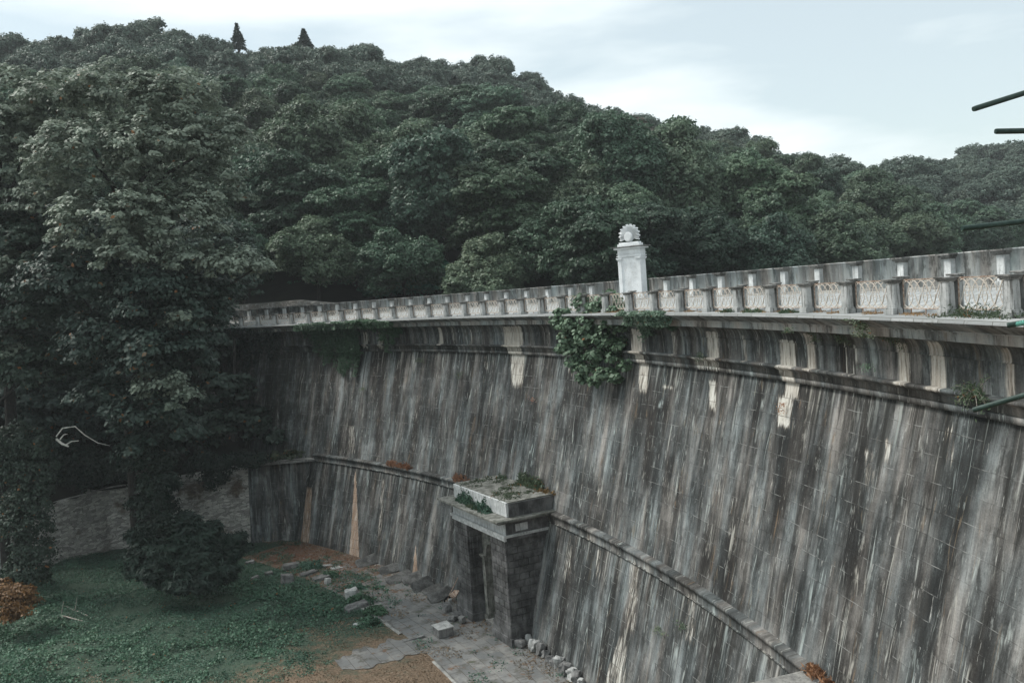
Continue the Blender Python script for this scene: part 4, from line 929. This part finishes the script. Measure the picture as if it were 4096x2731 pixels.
for px, top, base, lab, sd_ in ((955, 62, 165, 'taller pointed conifer on the skyline, the left one of two', 3), (1220, 90, 165, 'smaller pointed conifer on the skyline, the right one of two', 4)):
    d = ray(px, base+40); d = d/math.hypot(d[0], d[1]); p = Vector(d*232)+Vector((0, 0, EYE)); h = (base+40-top)/FOC*232*1.0
    conifer('conifer_tree', (p.x, p.y, p.z), h*.72, h*(.24 if sd_ == 3 else .36), lab, sd_, tiers=12 if sd_ == 3 else 17)

# custom trees from explicit lobes (world metres derived once from the view at real distances)
def lobe_tree(name, base, lobes_px, mat, lab, seed, clump_r, per, leaf, trunk_h, trunk_r, dens=1., flat=.5, droop=.0, squash=.8, up=.6, aspect=1.5, tmat=None, fill=.12):
    global rng
    rng = np.random.default_rng(seed); rr = random.Random(seed); root = empty(name, base); lobes = []
    for px, py, rp, Yd in lobes_px:
        c = ony(px, py, Yd); r = rp/FOC*Yd; lobes.append(((c.x-base[0], c.y-base[1], c.z-base[2]), (r, r, r*squash)))
    P, Nn = clump_cloud(lobes, clump_r, per, dens, up, flat, fill, droop)
    link('crown', leafmesh(name+'_crown', P, Nn, leaf, mat, aspect, .5), root)
    m = MB(); pts_ = [(0, 0, -.3)]+[(rr.uniform(-.3, .3), rr.uniform(-.3, .3), trunk_h*t) for t in (.3, .6, 1)]
    m.tube(pts_, [trunk_r, trunk_r*.8, trunk_r*.6, trunk_r*.3], 10)
    for c, r in lobes:
        if rr.random() < .75:
            zt = min(trunk_h*.95, max(trunk_h*.25, c[2]-abs(c[0])*.5)); s0 = Vector((0, 0, zt)); e = Vector(c)
            m.tube([s0, s0.lerp(e, .5)+Vector((0, 0, .5)), e], [trunk_r*.35, trunk_r*.2, trunk_r*.05], 6)
    m.build('trunk', tmat or M['bark'], root); tag(root, lab, 'tree'); return root
B1 = onz(640, 2330, -18.8)
big = [(270, 440, 190, 67), (480, 400, 190, 66), (700, 430, 190, 66), (860, 580, 150, 65), (650, 640, 240, 64), (380, 660, 240, 63), (840, 770, 150, 64), (700, 900, 200, 62), (480, 930, 250, 61),
       (930, 1075, 110, 60.5), (1010, 1080, 70, 60.5), (790, 1060, 120, 60.5), (500, 1030, 110, 58.5), (720, 1290, 60, 59.5), (640, 1560, 95, 58.5), (740, 1600, 60, 58.5)]
lobe_tree('plane_tree', B1, big, M['leafP'], 'huge pale-leaved tree filling the left side in front of the retaining wall', 31, .72, 60, .20, 30, .75, dens=.62, flat=.5, droop=.22, up=.8, fill=.02)
B3 = onz(560, 2300, -18.8)  # lower crown of the huge tree; its shade is painted as darker leaves
lobe_tree('painted_shade_tree', B3, [(640, 1200, 200, 61), (300, 1150, 210, 62), (790, 1290, 110, 61), (820, 1180, 110, 62), (650, 1430, 190, 60.5), (750, 1480, 100, 61), (600, 1660, 140, 60.5), (450, 1380, 200, 61.5), (560, 1800, 90, 60.5), (720, 1740, 80, 60.5), (420, 1600, 120, 61.5)], M['leafD'],
          'lower crown of the huge pale tree, shade painted into its leaves', 33, .85, 84, .21, 18, .5, dens=.85, flat=.6, droop=.2, up=.7, fill=.03)
B2 = onz(120, 2360, -18.8)
big2 = [(20, 420, 180, 71), (110, 560, 200, 70), (40, 760, 200, 69), (200, 820, 150, 67), (-90, 600, 250, 70), (40, 1060, 90, 64), (20, 1400, 80, 64)]
lobe_tree('plane_tree', B2, big2, M['leafP'], 'tall pale-leaved tree cut off by the left edge of the photo', 32, .72, 56, .21, 27, .65, dens=.62, flat=.5, droop=.22, up=.8, fill=.02)
lobe_tree('painted_shade_tree', onz(40, 2380, -18.8), [(60, 1020, 210, 67), (140, 1250, 220, 66), (30, 1450, 200, 66), (200, 1480, 160, 66), (-120, 1000, 260, 68), (180, 1080, 150, 67)], M['leafD'],
          'lower foliage with painted-in shade at the left edge of the photo under the pale crowns', 34, .85, 70, .22, 18, .45, dens=.85, flat=.6, droop=.2, up=.7, fill=.03)  # lower foliage of the left tree, shade put into the leaf colour
# darker trees behind the two, filling the shade
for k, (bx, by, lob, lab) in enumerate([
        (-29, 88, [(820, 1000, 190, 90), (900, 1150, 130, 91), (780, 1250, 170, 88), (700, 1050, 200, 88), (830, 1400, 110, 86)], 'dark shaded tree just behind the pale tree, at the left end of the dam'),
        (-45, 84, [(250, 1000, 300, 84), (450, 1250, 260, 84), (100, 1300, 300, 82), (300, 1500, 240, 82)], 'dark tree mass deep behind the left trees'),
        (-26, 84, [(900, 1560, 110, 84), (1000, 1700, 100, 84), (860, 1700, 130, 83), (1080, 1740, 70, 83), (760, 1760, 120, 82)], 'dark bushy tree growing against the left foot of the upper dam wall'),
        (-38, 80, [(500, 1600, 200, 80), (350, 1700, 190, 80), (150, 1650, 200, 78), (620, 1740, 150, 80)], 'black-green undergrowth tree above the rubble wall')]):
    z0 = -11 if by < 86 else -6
    lobe_tree('painted_shade_tree', (bx, by, z0), lob, M['leafD'], lab, 40+k, .9, 44, .28, 10, .35, dens=.9)
# feathery bright-green trees beyond the left half of the crest
for k, (bx, by, lob, lab) in enumerate([
        (-20, 112, [(1330, 960, 110, 112), (1400, 1010, 110, 111), (1290, 1060, 120, 110), (1420, 1090, 110, 110), (1330, 1130, 120, 109), (1230, 1150, 90, 109), (1480, 1160, 80, 109)], 'feathery blue-green tree right behind the crest, left of centre'),
        (-9, 104, [(1640, 1120, 75, 104), (1700, 1070, 75, 104), (1760, 1110, 70, 103), (1580, 1150, 75, 103), (1700, 1150, 80, 102), (1820, 1130, 55, 102), (1520, 1170, 60, 103)], 'low spreading blue-green tree touching the far parapet, centre'),
        (-3, 98, [(1990, 1140, 40, 98), (2030, 1150, 30, 98)], 'tiny bright green treetop peeping over the far parapet')]):
    lobe_tree('acacia_tree', (bx, by, -3), lob, M['leafG'], lab, 50+k, .8, 46, .24, 6, .22, dens=1.2, flat=.35, squash=.55, aspect=2.4)
lobe_tree('copper_tree', (27, 185, float(hill_z(27, 185))), [(2530, 520, 60, 185), (2590, 560, 60, 184), (2500, 570, 50, 183)], M['redleaf'], 'brownish-tinted tree on the upper slope above the monument', 60, .9, 40, .34, 9, .25, dens=1.)

# dark spreading conifer in front of the rubble wall, ivy on trunks, copper bush
lobe_tree('spreading_yew', onz(720, 2340, -18.8), [(640, 2130, 70, 63), (740, 2110, 60, 63), (800, 2160, 65, 63), (870, 2190, 60, 64), (700, 2210, 90, 62), (790, 2260, 90, 62), (940, 2170, 40, 64), (910, 2230, 50, 63.5), (600, 2220, 70, 62.5), (560, 2150, 45, 63), (620, 2020, 55, 64), (660, 1950, 50, 64.5), (850, 2120, 35, 63.5),
          (640, 2310, 70, 61.5), (730, 2340, 70, 61), (820, 2330, 70, 61.3), (900, 2300, 55, 62), (570, 2290, 55, 62), (970, 2200, 25, 64), (540, 2230, 40, 62.5)], M['conifer'], 'dark green spreading conifer shrub on the grass before the rubble wall', 70, .42, 46, .13, 3, .2, dens=1.15, flat=.7, aspect=4.0, droop=-.5, squash=.9)
def ivy_mass(name, lobes_px, mat, lab, seed, cat='ivy', clump=.5, per=36, leaf=.16, dens=1., squash=1.0, flat=.9):
    global rng
    rng = np.random.default_rng(seed); c0 = ony(*lobes_px[0][:2], lobes_px[0][3]); lobes = []
    for l in lobes_px:
        px, py, rp, Yd = l[:4]; sx = l[4] if len(l) > 4 else 1; c = ony(px, py, Yd); r = rp/FOC*Yd; lobes.append(((c-c0)[:], (r*sx, r*.6, r*squash)))
    P, Nn = clump_cloud(lobes, clump, per, dens, .3, flat, .1, 0)
    o = link(name, leafmesh(name, P, Nn, leaf, mat, 1.2, .6)); o.location = c0; tag(o, lab, cat); return o
ivy_mass('ivy_column', [(60, 1780, 90, 66), (150, 1800, 80, 66), (110, 1900, 110, 66), (120, 2000, 100, 65.5), (90, 2110, 110, 65), (130, 2220, 90, 65), (100, 2310, 100, 64.5), (10, 1850, 90, 66), (20, 2050, 60, 66)], M['leafD'], 'ivy-clad trunk rising at the far left edge in front of the rubble wall', 71)
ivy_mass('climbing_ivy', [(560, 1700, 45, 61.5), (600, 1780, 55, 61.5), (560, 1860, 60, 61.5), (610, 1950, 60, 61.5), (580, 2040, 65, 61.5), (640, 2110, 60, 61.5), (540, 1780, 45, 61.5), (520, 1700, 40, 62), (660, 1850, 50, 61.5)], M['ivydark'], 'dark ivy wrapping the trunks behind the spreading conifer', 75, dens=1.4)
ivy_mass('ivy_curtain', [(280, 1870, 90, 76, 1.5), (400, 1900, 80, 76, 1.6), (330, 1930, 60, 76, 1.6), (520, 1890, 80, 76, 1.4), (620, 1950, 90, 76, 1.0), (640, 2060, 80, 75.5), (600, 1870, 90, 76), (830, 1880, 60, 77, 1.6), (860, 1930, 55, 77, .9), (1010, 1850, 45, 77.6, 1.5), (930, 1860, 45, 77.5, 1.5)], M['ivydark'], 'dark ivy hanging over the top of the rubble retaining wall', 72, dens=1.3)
ivy_mass('ivy_verge', [(1090, 1835, 22, 78.2, 2.2), (1170, 1825, 20, 78.3, 2.2), (1020, 1845, 22, 78, 2)], M['weed'], 'low weeds along the top of the ashlar retaining wall', 73, cat='weeds', clump=.35, per=30, leaf=.14)
ivy_mass('copper_bush', [(30, 2430, 70, 58), (90, 2400, 60, 58.5), (20, 2380, 60, 59), (70, 2460, 50, 57.5)], M['rusty_leaf'], 'copper-brown withered bush at the bottom left edge', 74, cat='bush', clump=.4, per=40, leaf=.15)
m = MB()
m.tube([ony(225, 1745, 62), ony(250, 1712, 62), ony(300, 1705, 62), ony(340, 1740, 62), ony(390, 1770, 62), ony(440, 1782, 62)], [.05, .045, .04, .035, .025, .012], 6)
m.tube([ony(225, 1755, 62), ony(250, 1775, 62), ony(275, 1785, 62)], [.08, .08, .06], 6); m.tube([ony(262, 1780, 62), ony(285, 1765, 62), ony(315, 1762, 62)], [.05, .04, .03], 6); m.tube([ony(240, 1757, 62), ony(255, 1738, 62), ony(270, 1735, 62)], [.05, .04, .02], 6)
tag(m.build('dead_branch', M['dead_wood']), 'bare white dead branch caught in the shade at the left', 'branch')
for pxy, lab in (([(250, 2420), (300, 2440), (350, 2460)], 'fallen bare branch on the grass near the copper bush'), ([(220, 2480), (245, 2460), (330, 2482)], 'thin fallen twig on the grass below the fallen branch')):
    m = MB(); q = [onz(a, b_, -18.45) for a, b_ in pxy]; m.tube(q, [.07, .06, .02], 6); m.tube([q[1], q[1]+Vector((.1, .3, .9))], [.03, .01], 5); tag(m.build('fallen_branch', M['pale_bark']), lab, 'branch')

# ---- plants on the dam: hung over the cornice
def hang(name, spans, mat, lab, seed, leaf=.11, cat='ivy'):
    """spans: (angle, halfwidth deg, ztop, zbot, density). Leaf curtains lying against the masonry."""
    global rng
    rng = np.random.default_rng(seed); Ps = []; Ns = []
    def wz(z):
        return np.where(z > -.12, -.84, np.where(z > -.64, -.5, np.where(z > -1.2, .25+.33*np.clip((-.64-z)/.5, 0, 1), np.where(z > -2.68, .42, .8+(z+2.68)*.25))))-.10
    for a, hw, z1, z2, n_ in spans:
        strands = max(3, int(hw*14)); sa = a+rng.uniform(-hw, hw, strands); sl_ = rng.uniform(.35, 1, strands)*(1-.35*np.abs(sa-a)/hw)
        k = rng.integers(0, strands, n_); t = rng.uniform(0, 1, n_)**.9*sl_[k]; z = z1+(z2-z1)*t
        aa_ = np.radians(sa[k]+rng.normal(0, .10, n_)); ww = wz(z)-np.abs(rng.normal(0, .13, n_))
        Ps.append(np.stack([DCX+(DR+ww)*np.sin(aa_), DCY+(DR+ww)*np.cos(aa_), z], 1)); Ns.append(np.stack([-np.sin(aa_), -np.cos(aa_), np.full(n_, .6)], 1))
    P = np.concatenate(Ps); c = P.mean(0); o = link(name, leafmesh(name, P-c, np.concatenate(Ns), leaf, mat, 1.2, .6)); o.location = c; tag(o, lab, cat); return o
hang('hanging_ivy', [(45.2, 1.7, .05, -2.4, 5200), (43.5, 1.2, .0, -4.8, 5200), (44.8, .7, -.4, -6.0, 4600), (45.9, .5, -.6, -5.6, 3600), (42.3, 1.0, -.1, -2.4, 2400)], M['ivy'], 'long dark ivy curtain hanging from the cornice at the left end of the dam', 80)
hang('hanging_ivy', [(48.1, 1.4, .05, -1.1, 3800), (49.3, .6, -.1, -3.2, 2800), (50.2, .45, -.1, -1.7, 1600)], M['ivy'], 'smaller ivy drape just right of the long ivy curtain', 81)
hang('hanging_ivy', [(70.7, .6, .1, -1.4, 2400), (70.2, .3, -.5, -1.9, 500)], M['fig'], 'small-leaved green creeper over the cornice right beside the fig bush', 82, leaf=.075)
hang('hanging_ivy', [(72.3, .62, .1, -1.3, 2800), (72.9, .3, .1, -.6, 900)], M['fig'], 'round green creeper patch on the cornice, second right of the fig bush', 83, leaf=.075)
hang('cornice_weed', [(82.05, .16, -.08, -1.0, 700), (82.4, .13, -.4, -1.15, 350)], M['weed'], 'yellow-green weed clump hanging on the cornice below the second pillar gap', 84, leaf=.04, cat='weed')
hang('cornice_weed', [(79.35, .12, -.45, -1.1, 320)], M['weed'], 'small yellow-green weed on the fascia left of the larger clump', 85, leaf=.045, cat='weed')
hang('cornice_weed', [(80.5, .3, -.72, -1.15, 350)], M['weed'], 'thin brownish weeds under the fascia', 86, leaf=.035, cat='weed')
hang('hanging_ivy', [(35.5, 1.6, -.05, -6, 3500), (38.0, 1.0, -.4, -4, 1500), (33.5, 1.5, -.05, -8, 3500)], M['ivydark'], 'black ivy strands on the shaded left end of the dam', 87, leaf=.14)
for k, (a, z, hw, n_, mt, lab) in enumerate([(55.6, -4.2, .25, 160, 'weed', 'small weed on the upper wall left of centre'), (62.0, -5.4, .12, 60, 'dry', 'rusty tuft on the wall above the portal'), (51.9, -3.3, .35, 200, 'weed', 'green tuft under the string course, left'), (77.6, -3.6, .1, 70, 'dry', 'brown grass tuft on the white patch of the wall'), (46.9, -5.8, .2, 150, 'weed', 'weed on the wall below the ivy drape'),
                                     (74.3, -13.3, .15, 110, 'weed', 'weed low on the wall near the ledge, right'), (73.2, -14.1, .2, 150, 'weed', 'green weed on the lower wall under the ledge'), (73.6, -2.0, .2, 140, 'weed', 'tuft on the string course beside a pale band'), (81.3, -1.75, .12, 90, 'fig', 'leafy sprig on the frieze at the right')]):
    hang('wall_weed', [(a, hw, z+.2, z-.35, n_)], M[mt], lab, 100+k, leaf=.05, cat='weed')

# fig bush with pale limbs
rng = np.random.default_rng(77)
fb = dam(67.4, -.9, -.2); fig = empty('fig_bush', fb); tag(fig, 'large-leaved wild fig bush with pale limbs growing from the cornice in the middle', 'bush')
lobes = []
for px, py, rp in [(2250, 1300, 36), (2265, 1400, 36), (2300, 1465, 34), (2330, 1520, 26), (2480, 1380, 34), (2500, 1310, 30), (2470, 1520, 26), (2440, 1190, 22), (2250, 1255, 26), (2330, 1225, 42), (2420, 1235, 50), (2480, 1250, 34), (2300, 1310, 45), (2380, 1290, 55), (2460, 1300, 45), (2280, 1360, 40), (2350, 1360, 50), (2430, 1370, 42), (2300, 1420, 32), (2380, 1440, 40), (2460, 1430, 34), (2340, 1480, 30), (2420, 1500, 36), (2390, 1530, 24), (2500, 1470, 22), (2450, 1210, 26)]:
    Yd = float((dam(66.5+(px-2380)*.012, -1.3, 0)).y)-(.0 if py < 1250 else .5); c = ony(px, py, Yd); r = rp/FOC*Yd; lobes.append(((c-fb)[:], (r, r*.7, r)))
P, Nn = clump_cloud(lobes, .34, 15, 1.35, .55, .8, .25, 0)
link('leaves', leafmesh('fig_leaves', P, Nn, .21, M['fig'], 1.15, .5), fig)
m = MB(); rr = random.Random(3); core = ony(2390, 1370, lobes[9][0][1]+fb.y)-fb
for c, r in lobes[4:]:
    e = Vector(c); mid = core.lerp(e, .5)+Vector((rr.uniform(-.5, .5), -.05, rr.uniform(-.1, .4)))
    if rr.random() < .4: m.tube([core+Vector((0, .1, .5)), core, core.lerp(mid, .5)+Vector((rr.uniform(-.15, .15), 0, rr.uniform(-.1, .2))), mid, e], [.045, .04, .032, .022, .008], 6)
m.build('limbs', M['pale_bark'], fig)

# ---- grassy tufts on ledges, roof, deck edge
def tuft(name, P, mat, lab, leaf, seed, cat='weeds', aspect=5, spread=.12, n_=60, h=.3, kind=None):
    global rng
    rng = np.random.default_rng(seed); A = []; B = []
    for p in P:
        q = np.array(p)+rng.normal(0, spread, (n_, 3))*np.array([1, 1, 0]); rr__ = np.hypot(q[:, 0]-p[0], q[:, 1]-p[1])/max(spread, .01); q[:, 2] = p[2]+rng.uniform(0, 1, n_)**1.3*h*rng.uniform(.4, 1.3)*np.exp(-.35*rr__**2); A.append(q); d = sphere_dirs(n_); d[:, 2] *= .3; B.append(d)
    P_ = np.concatenate(A); c = P_.mean(0); o = link(name, leafmesh(name, P_-c, np.concatenate(B), leaf, M[mat] if isinstance(mat, str) else mat, aspect, .3)); o.location = c; tag(o, lab, cat, kind=kind); return o
def pl_(x, y, z): v = Vector((x, y, z)); v.rotate(Matrix.Rotation(-R_(PA), 3, 'Z')); return v+po.location
tuft('roof_weeds', [pl_(-.2+.22*k, 3.55, 8.3) for k in range(12)], 'weed', 'dark green weeds at the back edge of the portal roof', .07, 200, n_=110, h=.75, spread=.16)
tuft('roof_weeds', [pl_(-2.6, 3.3, 8.3), pl_(-2.2, 3.4, 8.3)], 'weed', 'small weed at the far left of the portal roof', .06, 201, n_=60, h=.45)
tuft('roof_weeds', [pl_(2.2+.35*k, 3.6-.3*(k % 2), 8.3) for k in range(5)], 'dry', 'orange dry weeds on the right part of the portal roof', .06, 202, n_=50, h=.3)
tuft('cornice_weeds', [pl_(-2.3+.22*k, .15+.1*(k % 3), 7.45) for k in range(8)], 'ivy', 'leafy weed on the front cornice of the portal, left', .09, 203, n_=90, h=.75, aspect=2)
tuft('cornice_weeds', [pl_(.5+.22*k, .05+.1*(k % 3), 7.45) for k in range(7)], 'ivy', 'leafy weed on the front cornice of the portal, right', .09, 204, n_=90, h=.8, aspect=2)
tuft('cornice_weeds', [pl_(-.6+.2*k, .0, 7.42) for k in range(7)], 'weed', 'low weeds between the two clumps on the portal cornice', .07, 205, n_=40, h=.25)
tuft('dry_grass', [dam(a, -1.5, -11.38) for a in np.concatenate([rng.uniform(50, 52.2, 12), rng.uniform(56.3, 57.6, 7)])], 'dry', 'orange dry grass on the dam ledge left of the portal', .07, 206, n_=40, h=.4)
tuft('dry_grass', [dam(a, -1.5, -11.38) for a in rng.uniform(80.2, 81.2, 8)], 'dry', 'dry leaves where the ledge meets the right return wall', .06, 207, n_=40, h=.15)
tuft('ledge_weeds', [dam(a, -.05, 0) for a in np.concatenate([rng.uniform(84.3, 86.2, 18)])], 'weed', 'pale green weeds around the nearest railing pillar', 0.026, 208, n_=45, h=.30, spread=.20)
tuft('ledge_grass', [dam(a, rng.uniform(-.15, .25), 0) for a in rng.uniform(66, 84, 60)], 'dry', 'thin dry grass along the foot of the railing', .02, 209, n_=60, h=.07, kind='stuff')
tuft('ledge_grass', [dam(a, -.2, 0) for a in np.concatenate([rng.uniform(46.5, 48.5, 10), rng.uniform(75.2, 76.0, 5), rng.uniform(76.8, 77.4, 5), rng.uniform(78.6, 79.2, 5)])], 'weed', 'green grass tufts between the railing pillars', .035, 210, n_=40, h=.16)
tuft('roof_moss', [pl_(rng.uniform(-3.5, 3.5), rng.uniform(.7, 3.8), 8.34) for k in range(34)], 'weed', 'low moss and grass patches scattered on the portal roof', .05, 215, n_=26, h=.06, spread=.22, kind='stuff')
# butterfly bush on the string course
rng = np.random.default_rng(88); bb = dam(84.4, .42, -2.05); bu = empty('butterfly_bush', bb); tag(bu, 'thin arching bush with grey-green leaves on the string course at the right', 'bush')
m = MB(); P = []; 
for k in range(16):
    a = rng.uniform(-2.2, 1.1); L_ = rng.uniform(.5, 1.15); up_ = rng.uniform(.0, .9)
    pts_ = [Vector((0, 0, 0))+Vector((-.35*t*L_, a*.55*t, up_*t-.75*t*t*L_*.7)) for t in np.linspace(0, 1, 6)]
    m.tube(pts_, [.012, .010, .008, .007, .005, .003], 5)
    for t in rng.uniform(.3, 1, 38):
        i = min(4, int(t*5)); q = pts_[i].lerp(pts_[i+1], t*5-i); P.append(q[:])
m.build('stems', M['pale_bark'], bu); P = np.array(P)+rng.normal(0, .05, (len(P), 3)); link('leaves', leafmesh('bush_leaves', P, sphere_dirs(len(P))*.6+np.array([0, -.3, .6]), .03, M['weed'], 3.2, .4), bu)

# ---- grass over the hollow
rng = np.random.default_rng(123); n_ = 330000
x = rng.uniform(-48, 6, n_); y = rng.uniform(40, 79, n_); d = np.hypot(x-DCX, y-DCY); a = np.degrees(np.arctan2(x-DCX, y-DCY))
def fbm(x, y, sd, sc):
    r = np.random.default_rng(sd); v = np.zeros_like(x)
    for k in range(6): 
        t = r.uniform(0, 6.28); w_ = sc*(1.7**k); v += np.sin(x*math.cos(t)*w_+y*math.sin(t)*w_+r.uniform(0, 6.28))*(.75**k)
    return v
dry_ = .040*x-.050*y+3.52+.25*fbm(x, y, 1, .35)+.12*fbm(x, y, 2, 1.3)
inside = (d < DR-9.25) | ((a < 56) & (d < DR-6.4+2*fbm(x, y, 3, .8)*.3))
spur = (a > 60.5) & (a < 63.3) & (d > DR-13.8); inside &= ~spur
green = inside & (dry_ < .52) & (rng.uniform(0, 1, n_) < np.clip((.85-dry_)*1.6*(.6+.5*fbm(x, y, 7, 1.1)), .10, 1))
z = floor_z(x, y); lush = np.clip(.9-dry_*1.2, .1, 1)
def grassobj(name, mask, mat, size, hmax, lab, asp, up):
    xx, yy, zz = x[mask], y[mask], z[mask]; k = len(xx); hz = rng.uniform(.02, 1, k)*hmax*(lush[mask])*(1+.6*fbm(xx, yy, 5, .6)); P = np.stack([xx, yy, zz+np.abs(hz)], 1)
    Nn = rng.normal(size=(k, 3)); Nn[:, 2] = np.abs(Nn[:, 2])+up; c = P.mean(0); o = link(name, leafmesh(name, P-c, Nn, size, mat, asp, .3)); o.location = c; tag(o, lab, 'grass', kind='stuff')
M['grassleaf'] = leaf_mat('grass_leaf', (0.028, 0.077, 0.050), (0.106, 0.208, 0.136), var=.0, rust=.004)
broad = green & (fbm(x, y, 9, .25)+(-x-18)*.08 > .2) & (y < 66)
grassobj('ground_cover', broad, M['grassleaf'], .13, .26, 'broad-leaved green plants covering the hollow at the bottom left', 1.1, .8)
grassobj('grass', green & ~broad, M['grassleaf'], .065, .16, 'green grass and low weeds on the floor of the hollow', 2.0, .4)
dg = inside & (dry_ > .30) & (rng.uniform(0, 1, n_) < .4)
M['drygrass'] = leaf_mat('dry_grass_leaf', (.10, .07, .045), (.27, .19, .13), var=0.)
grassobj('dry_grass', dg, M['drygrass'], .06, .06, 'dry brown grass in the foreground of the hollow', 2.2, .5)
k = (a > 42.8) & (a < 53) & (d > DR-8.5) & (d < DR-3.6) & (rng.uniform(0, 1, n_) < .35*np.clip((53-a)/8, 0, 1)); 
P = np.stack([x[k], y[k], np.full(k.sum(), -18.77)], 1); c = P.mean(0); o = link('fallen_leaves', leafmesh('fallen_leaves', P-c, np.tile([0, 0, 1.], (len(P), 1)), .10, M['rusty_leaf'], 1.2, .3)); o.location = c; tag(o, 'brown fallen leaves on the paving in the far corner of the hollow', 'leaves', kind='stuff')
k = ((d > DR-4.6) & (d < DR-3.5) & (a > 43) & (a < 86) | (d > DR-9.3) & (d < DR-3.6) & (fbm(x, y, 31, .9) > 1.1)) & (rng.uniform(0, 1, n_) < .35)
P = np.stack([x[k], y[k], -18.785+.05*rng.uniform(0, 1, k.sum())], 1); c = P.mean(0); o = link('ground_litter', leafmesh('ground_litter', P-c, np.tile([0, 0, 1.], (len(P), 1)), .075, M['drygrass'], 1.4, .5)); o.location = c; tag(o, 'dry litter and grit scattered over the paving along the dam foot', 'litter', kind='stuff')
k = (d > DR-9.2) & (d < DR-3.6) & (fbm(x, y, 33, 1.2) > 1.35) & (rng.uniform(0, 1, n_) < .5)
P = np.stack([x[k], y[k], -18.78+.14*rng.uniform(0, 1, k.sum())], 1); c = P.mean(0); o = link('path_weeds', leafmesh('path_weeds', P-c, np.tile([0, 0, .7], (len(P), 1)), .07, M['grassleaf'], 1.8, .7)); o.location = c; tag(o, 'green weeds sprouting between the paving slabs', 'weeds', kind='stuff')
# weedy mounds among the loose stones
for k, (px, py, rp, lab) in enumerate([(1245, 2265, 40, 'leafy mound behind the tilted slabs'), (1330, 2300, 28, 'leafy clump beside the small pointed stone'), (1440, 2400, 38, 'leafy mound between the pale lump and the mossy slab'), (1500, 2450, 42, 'leafy clump by the narrow stone beam'), (1420, 2350, 30, 'clump of weeds above the pale lump'), (1480, 2490, 34, 'clump of weeds near the small white stone')]):
    Yd = onz(px, py, -18.7).y; ivy_mass('weed_clump', [(px, py, rp, Yd), (px+rp*.7, py+rp*.2, rp*.7, Yd), (px-rp*.7, py+rp*.1, rp*.7, Yd)], M['grassleaf'], lab, 300+k, cat='weeds', clump=.28, per=26, leaf=.11, squash=.6)

# ---- thin summer haze over the valley
hb = MB(); hb.box((0, 230, 48), (900, 640, 138)); hz = hb.build('haze', M['water']); tag(hz, kind='stuff')
hm = bpy.data.materials.new('haze'); hm.use_nodes = True; t_ = hm.node_tree; t_.nodes.remove(t_.nodes['Principled BSDF'])
pv = t_.nodes.new('ShaderNodeVolumePrincipled'); pv.inputs['Color'].default_value = (.88, .93, .95, 1); pv.inputs['Density'].default_value = .00028
t_.links.new(pv.outputs[0], t_.nodes['Material Output'].inputs['Volume']); hz.data.materials.clear(); hz.data.materials.append(hm)
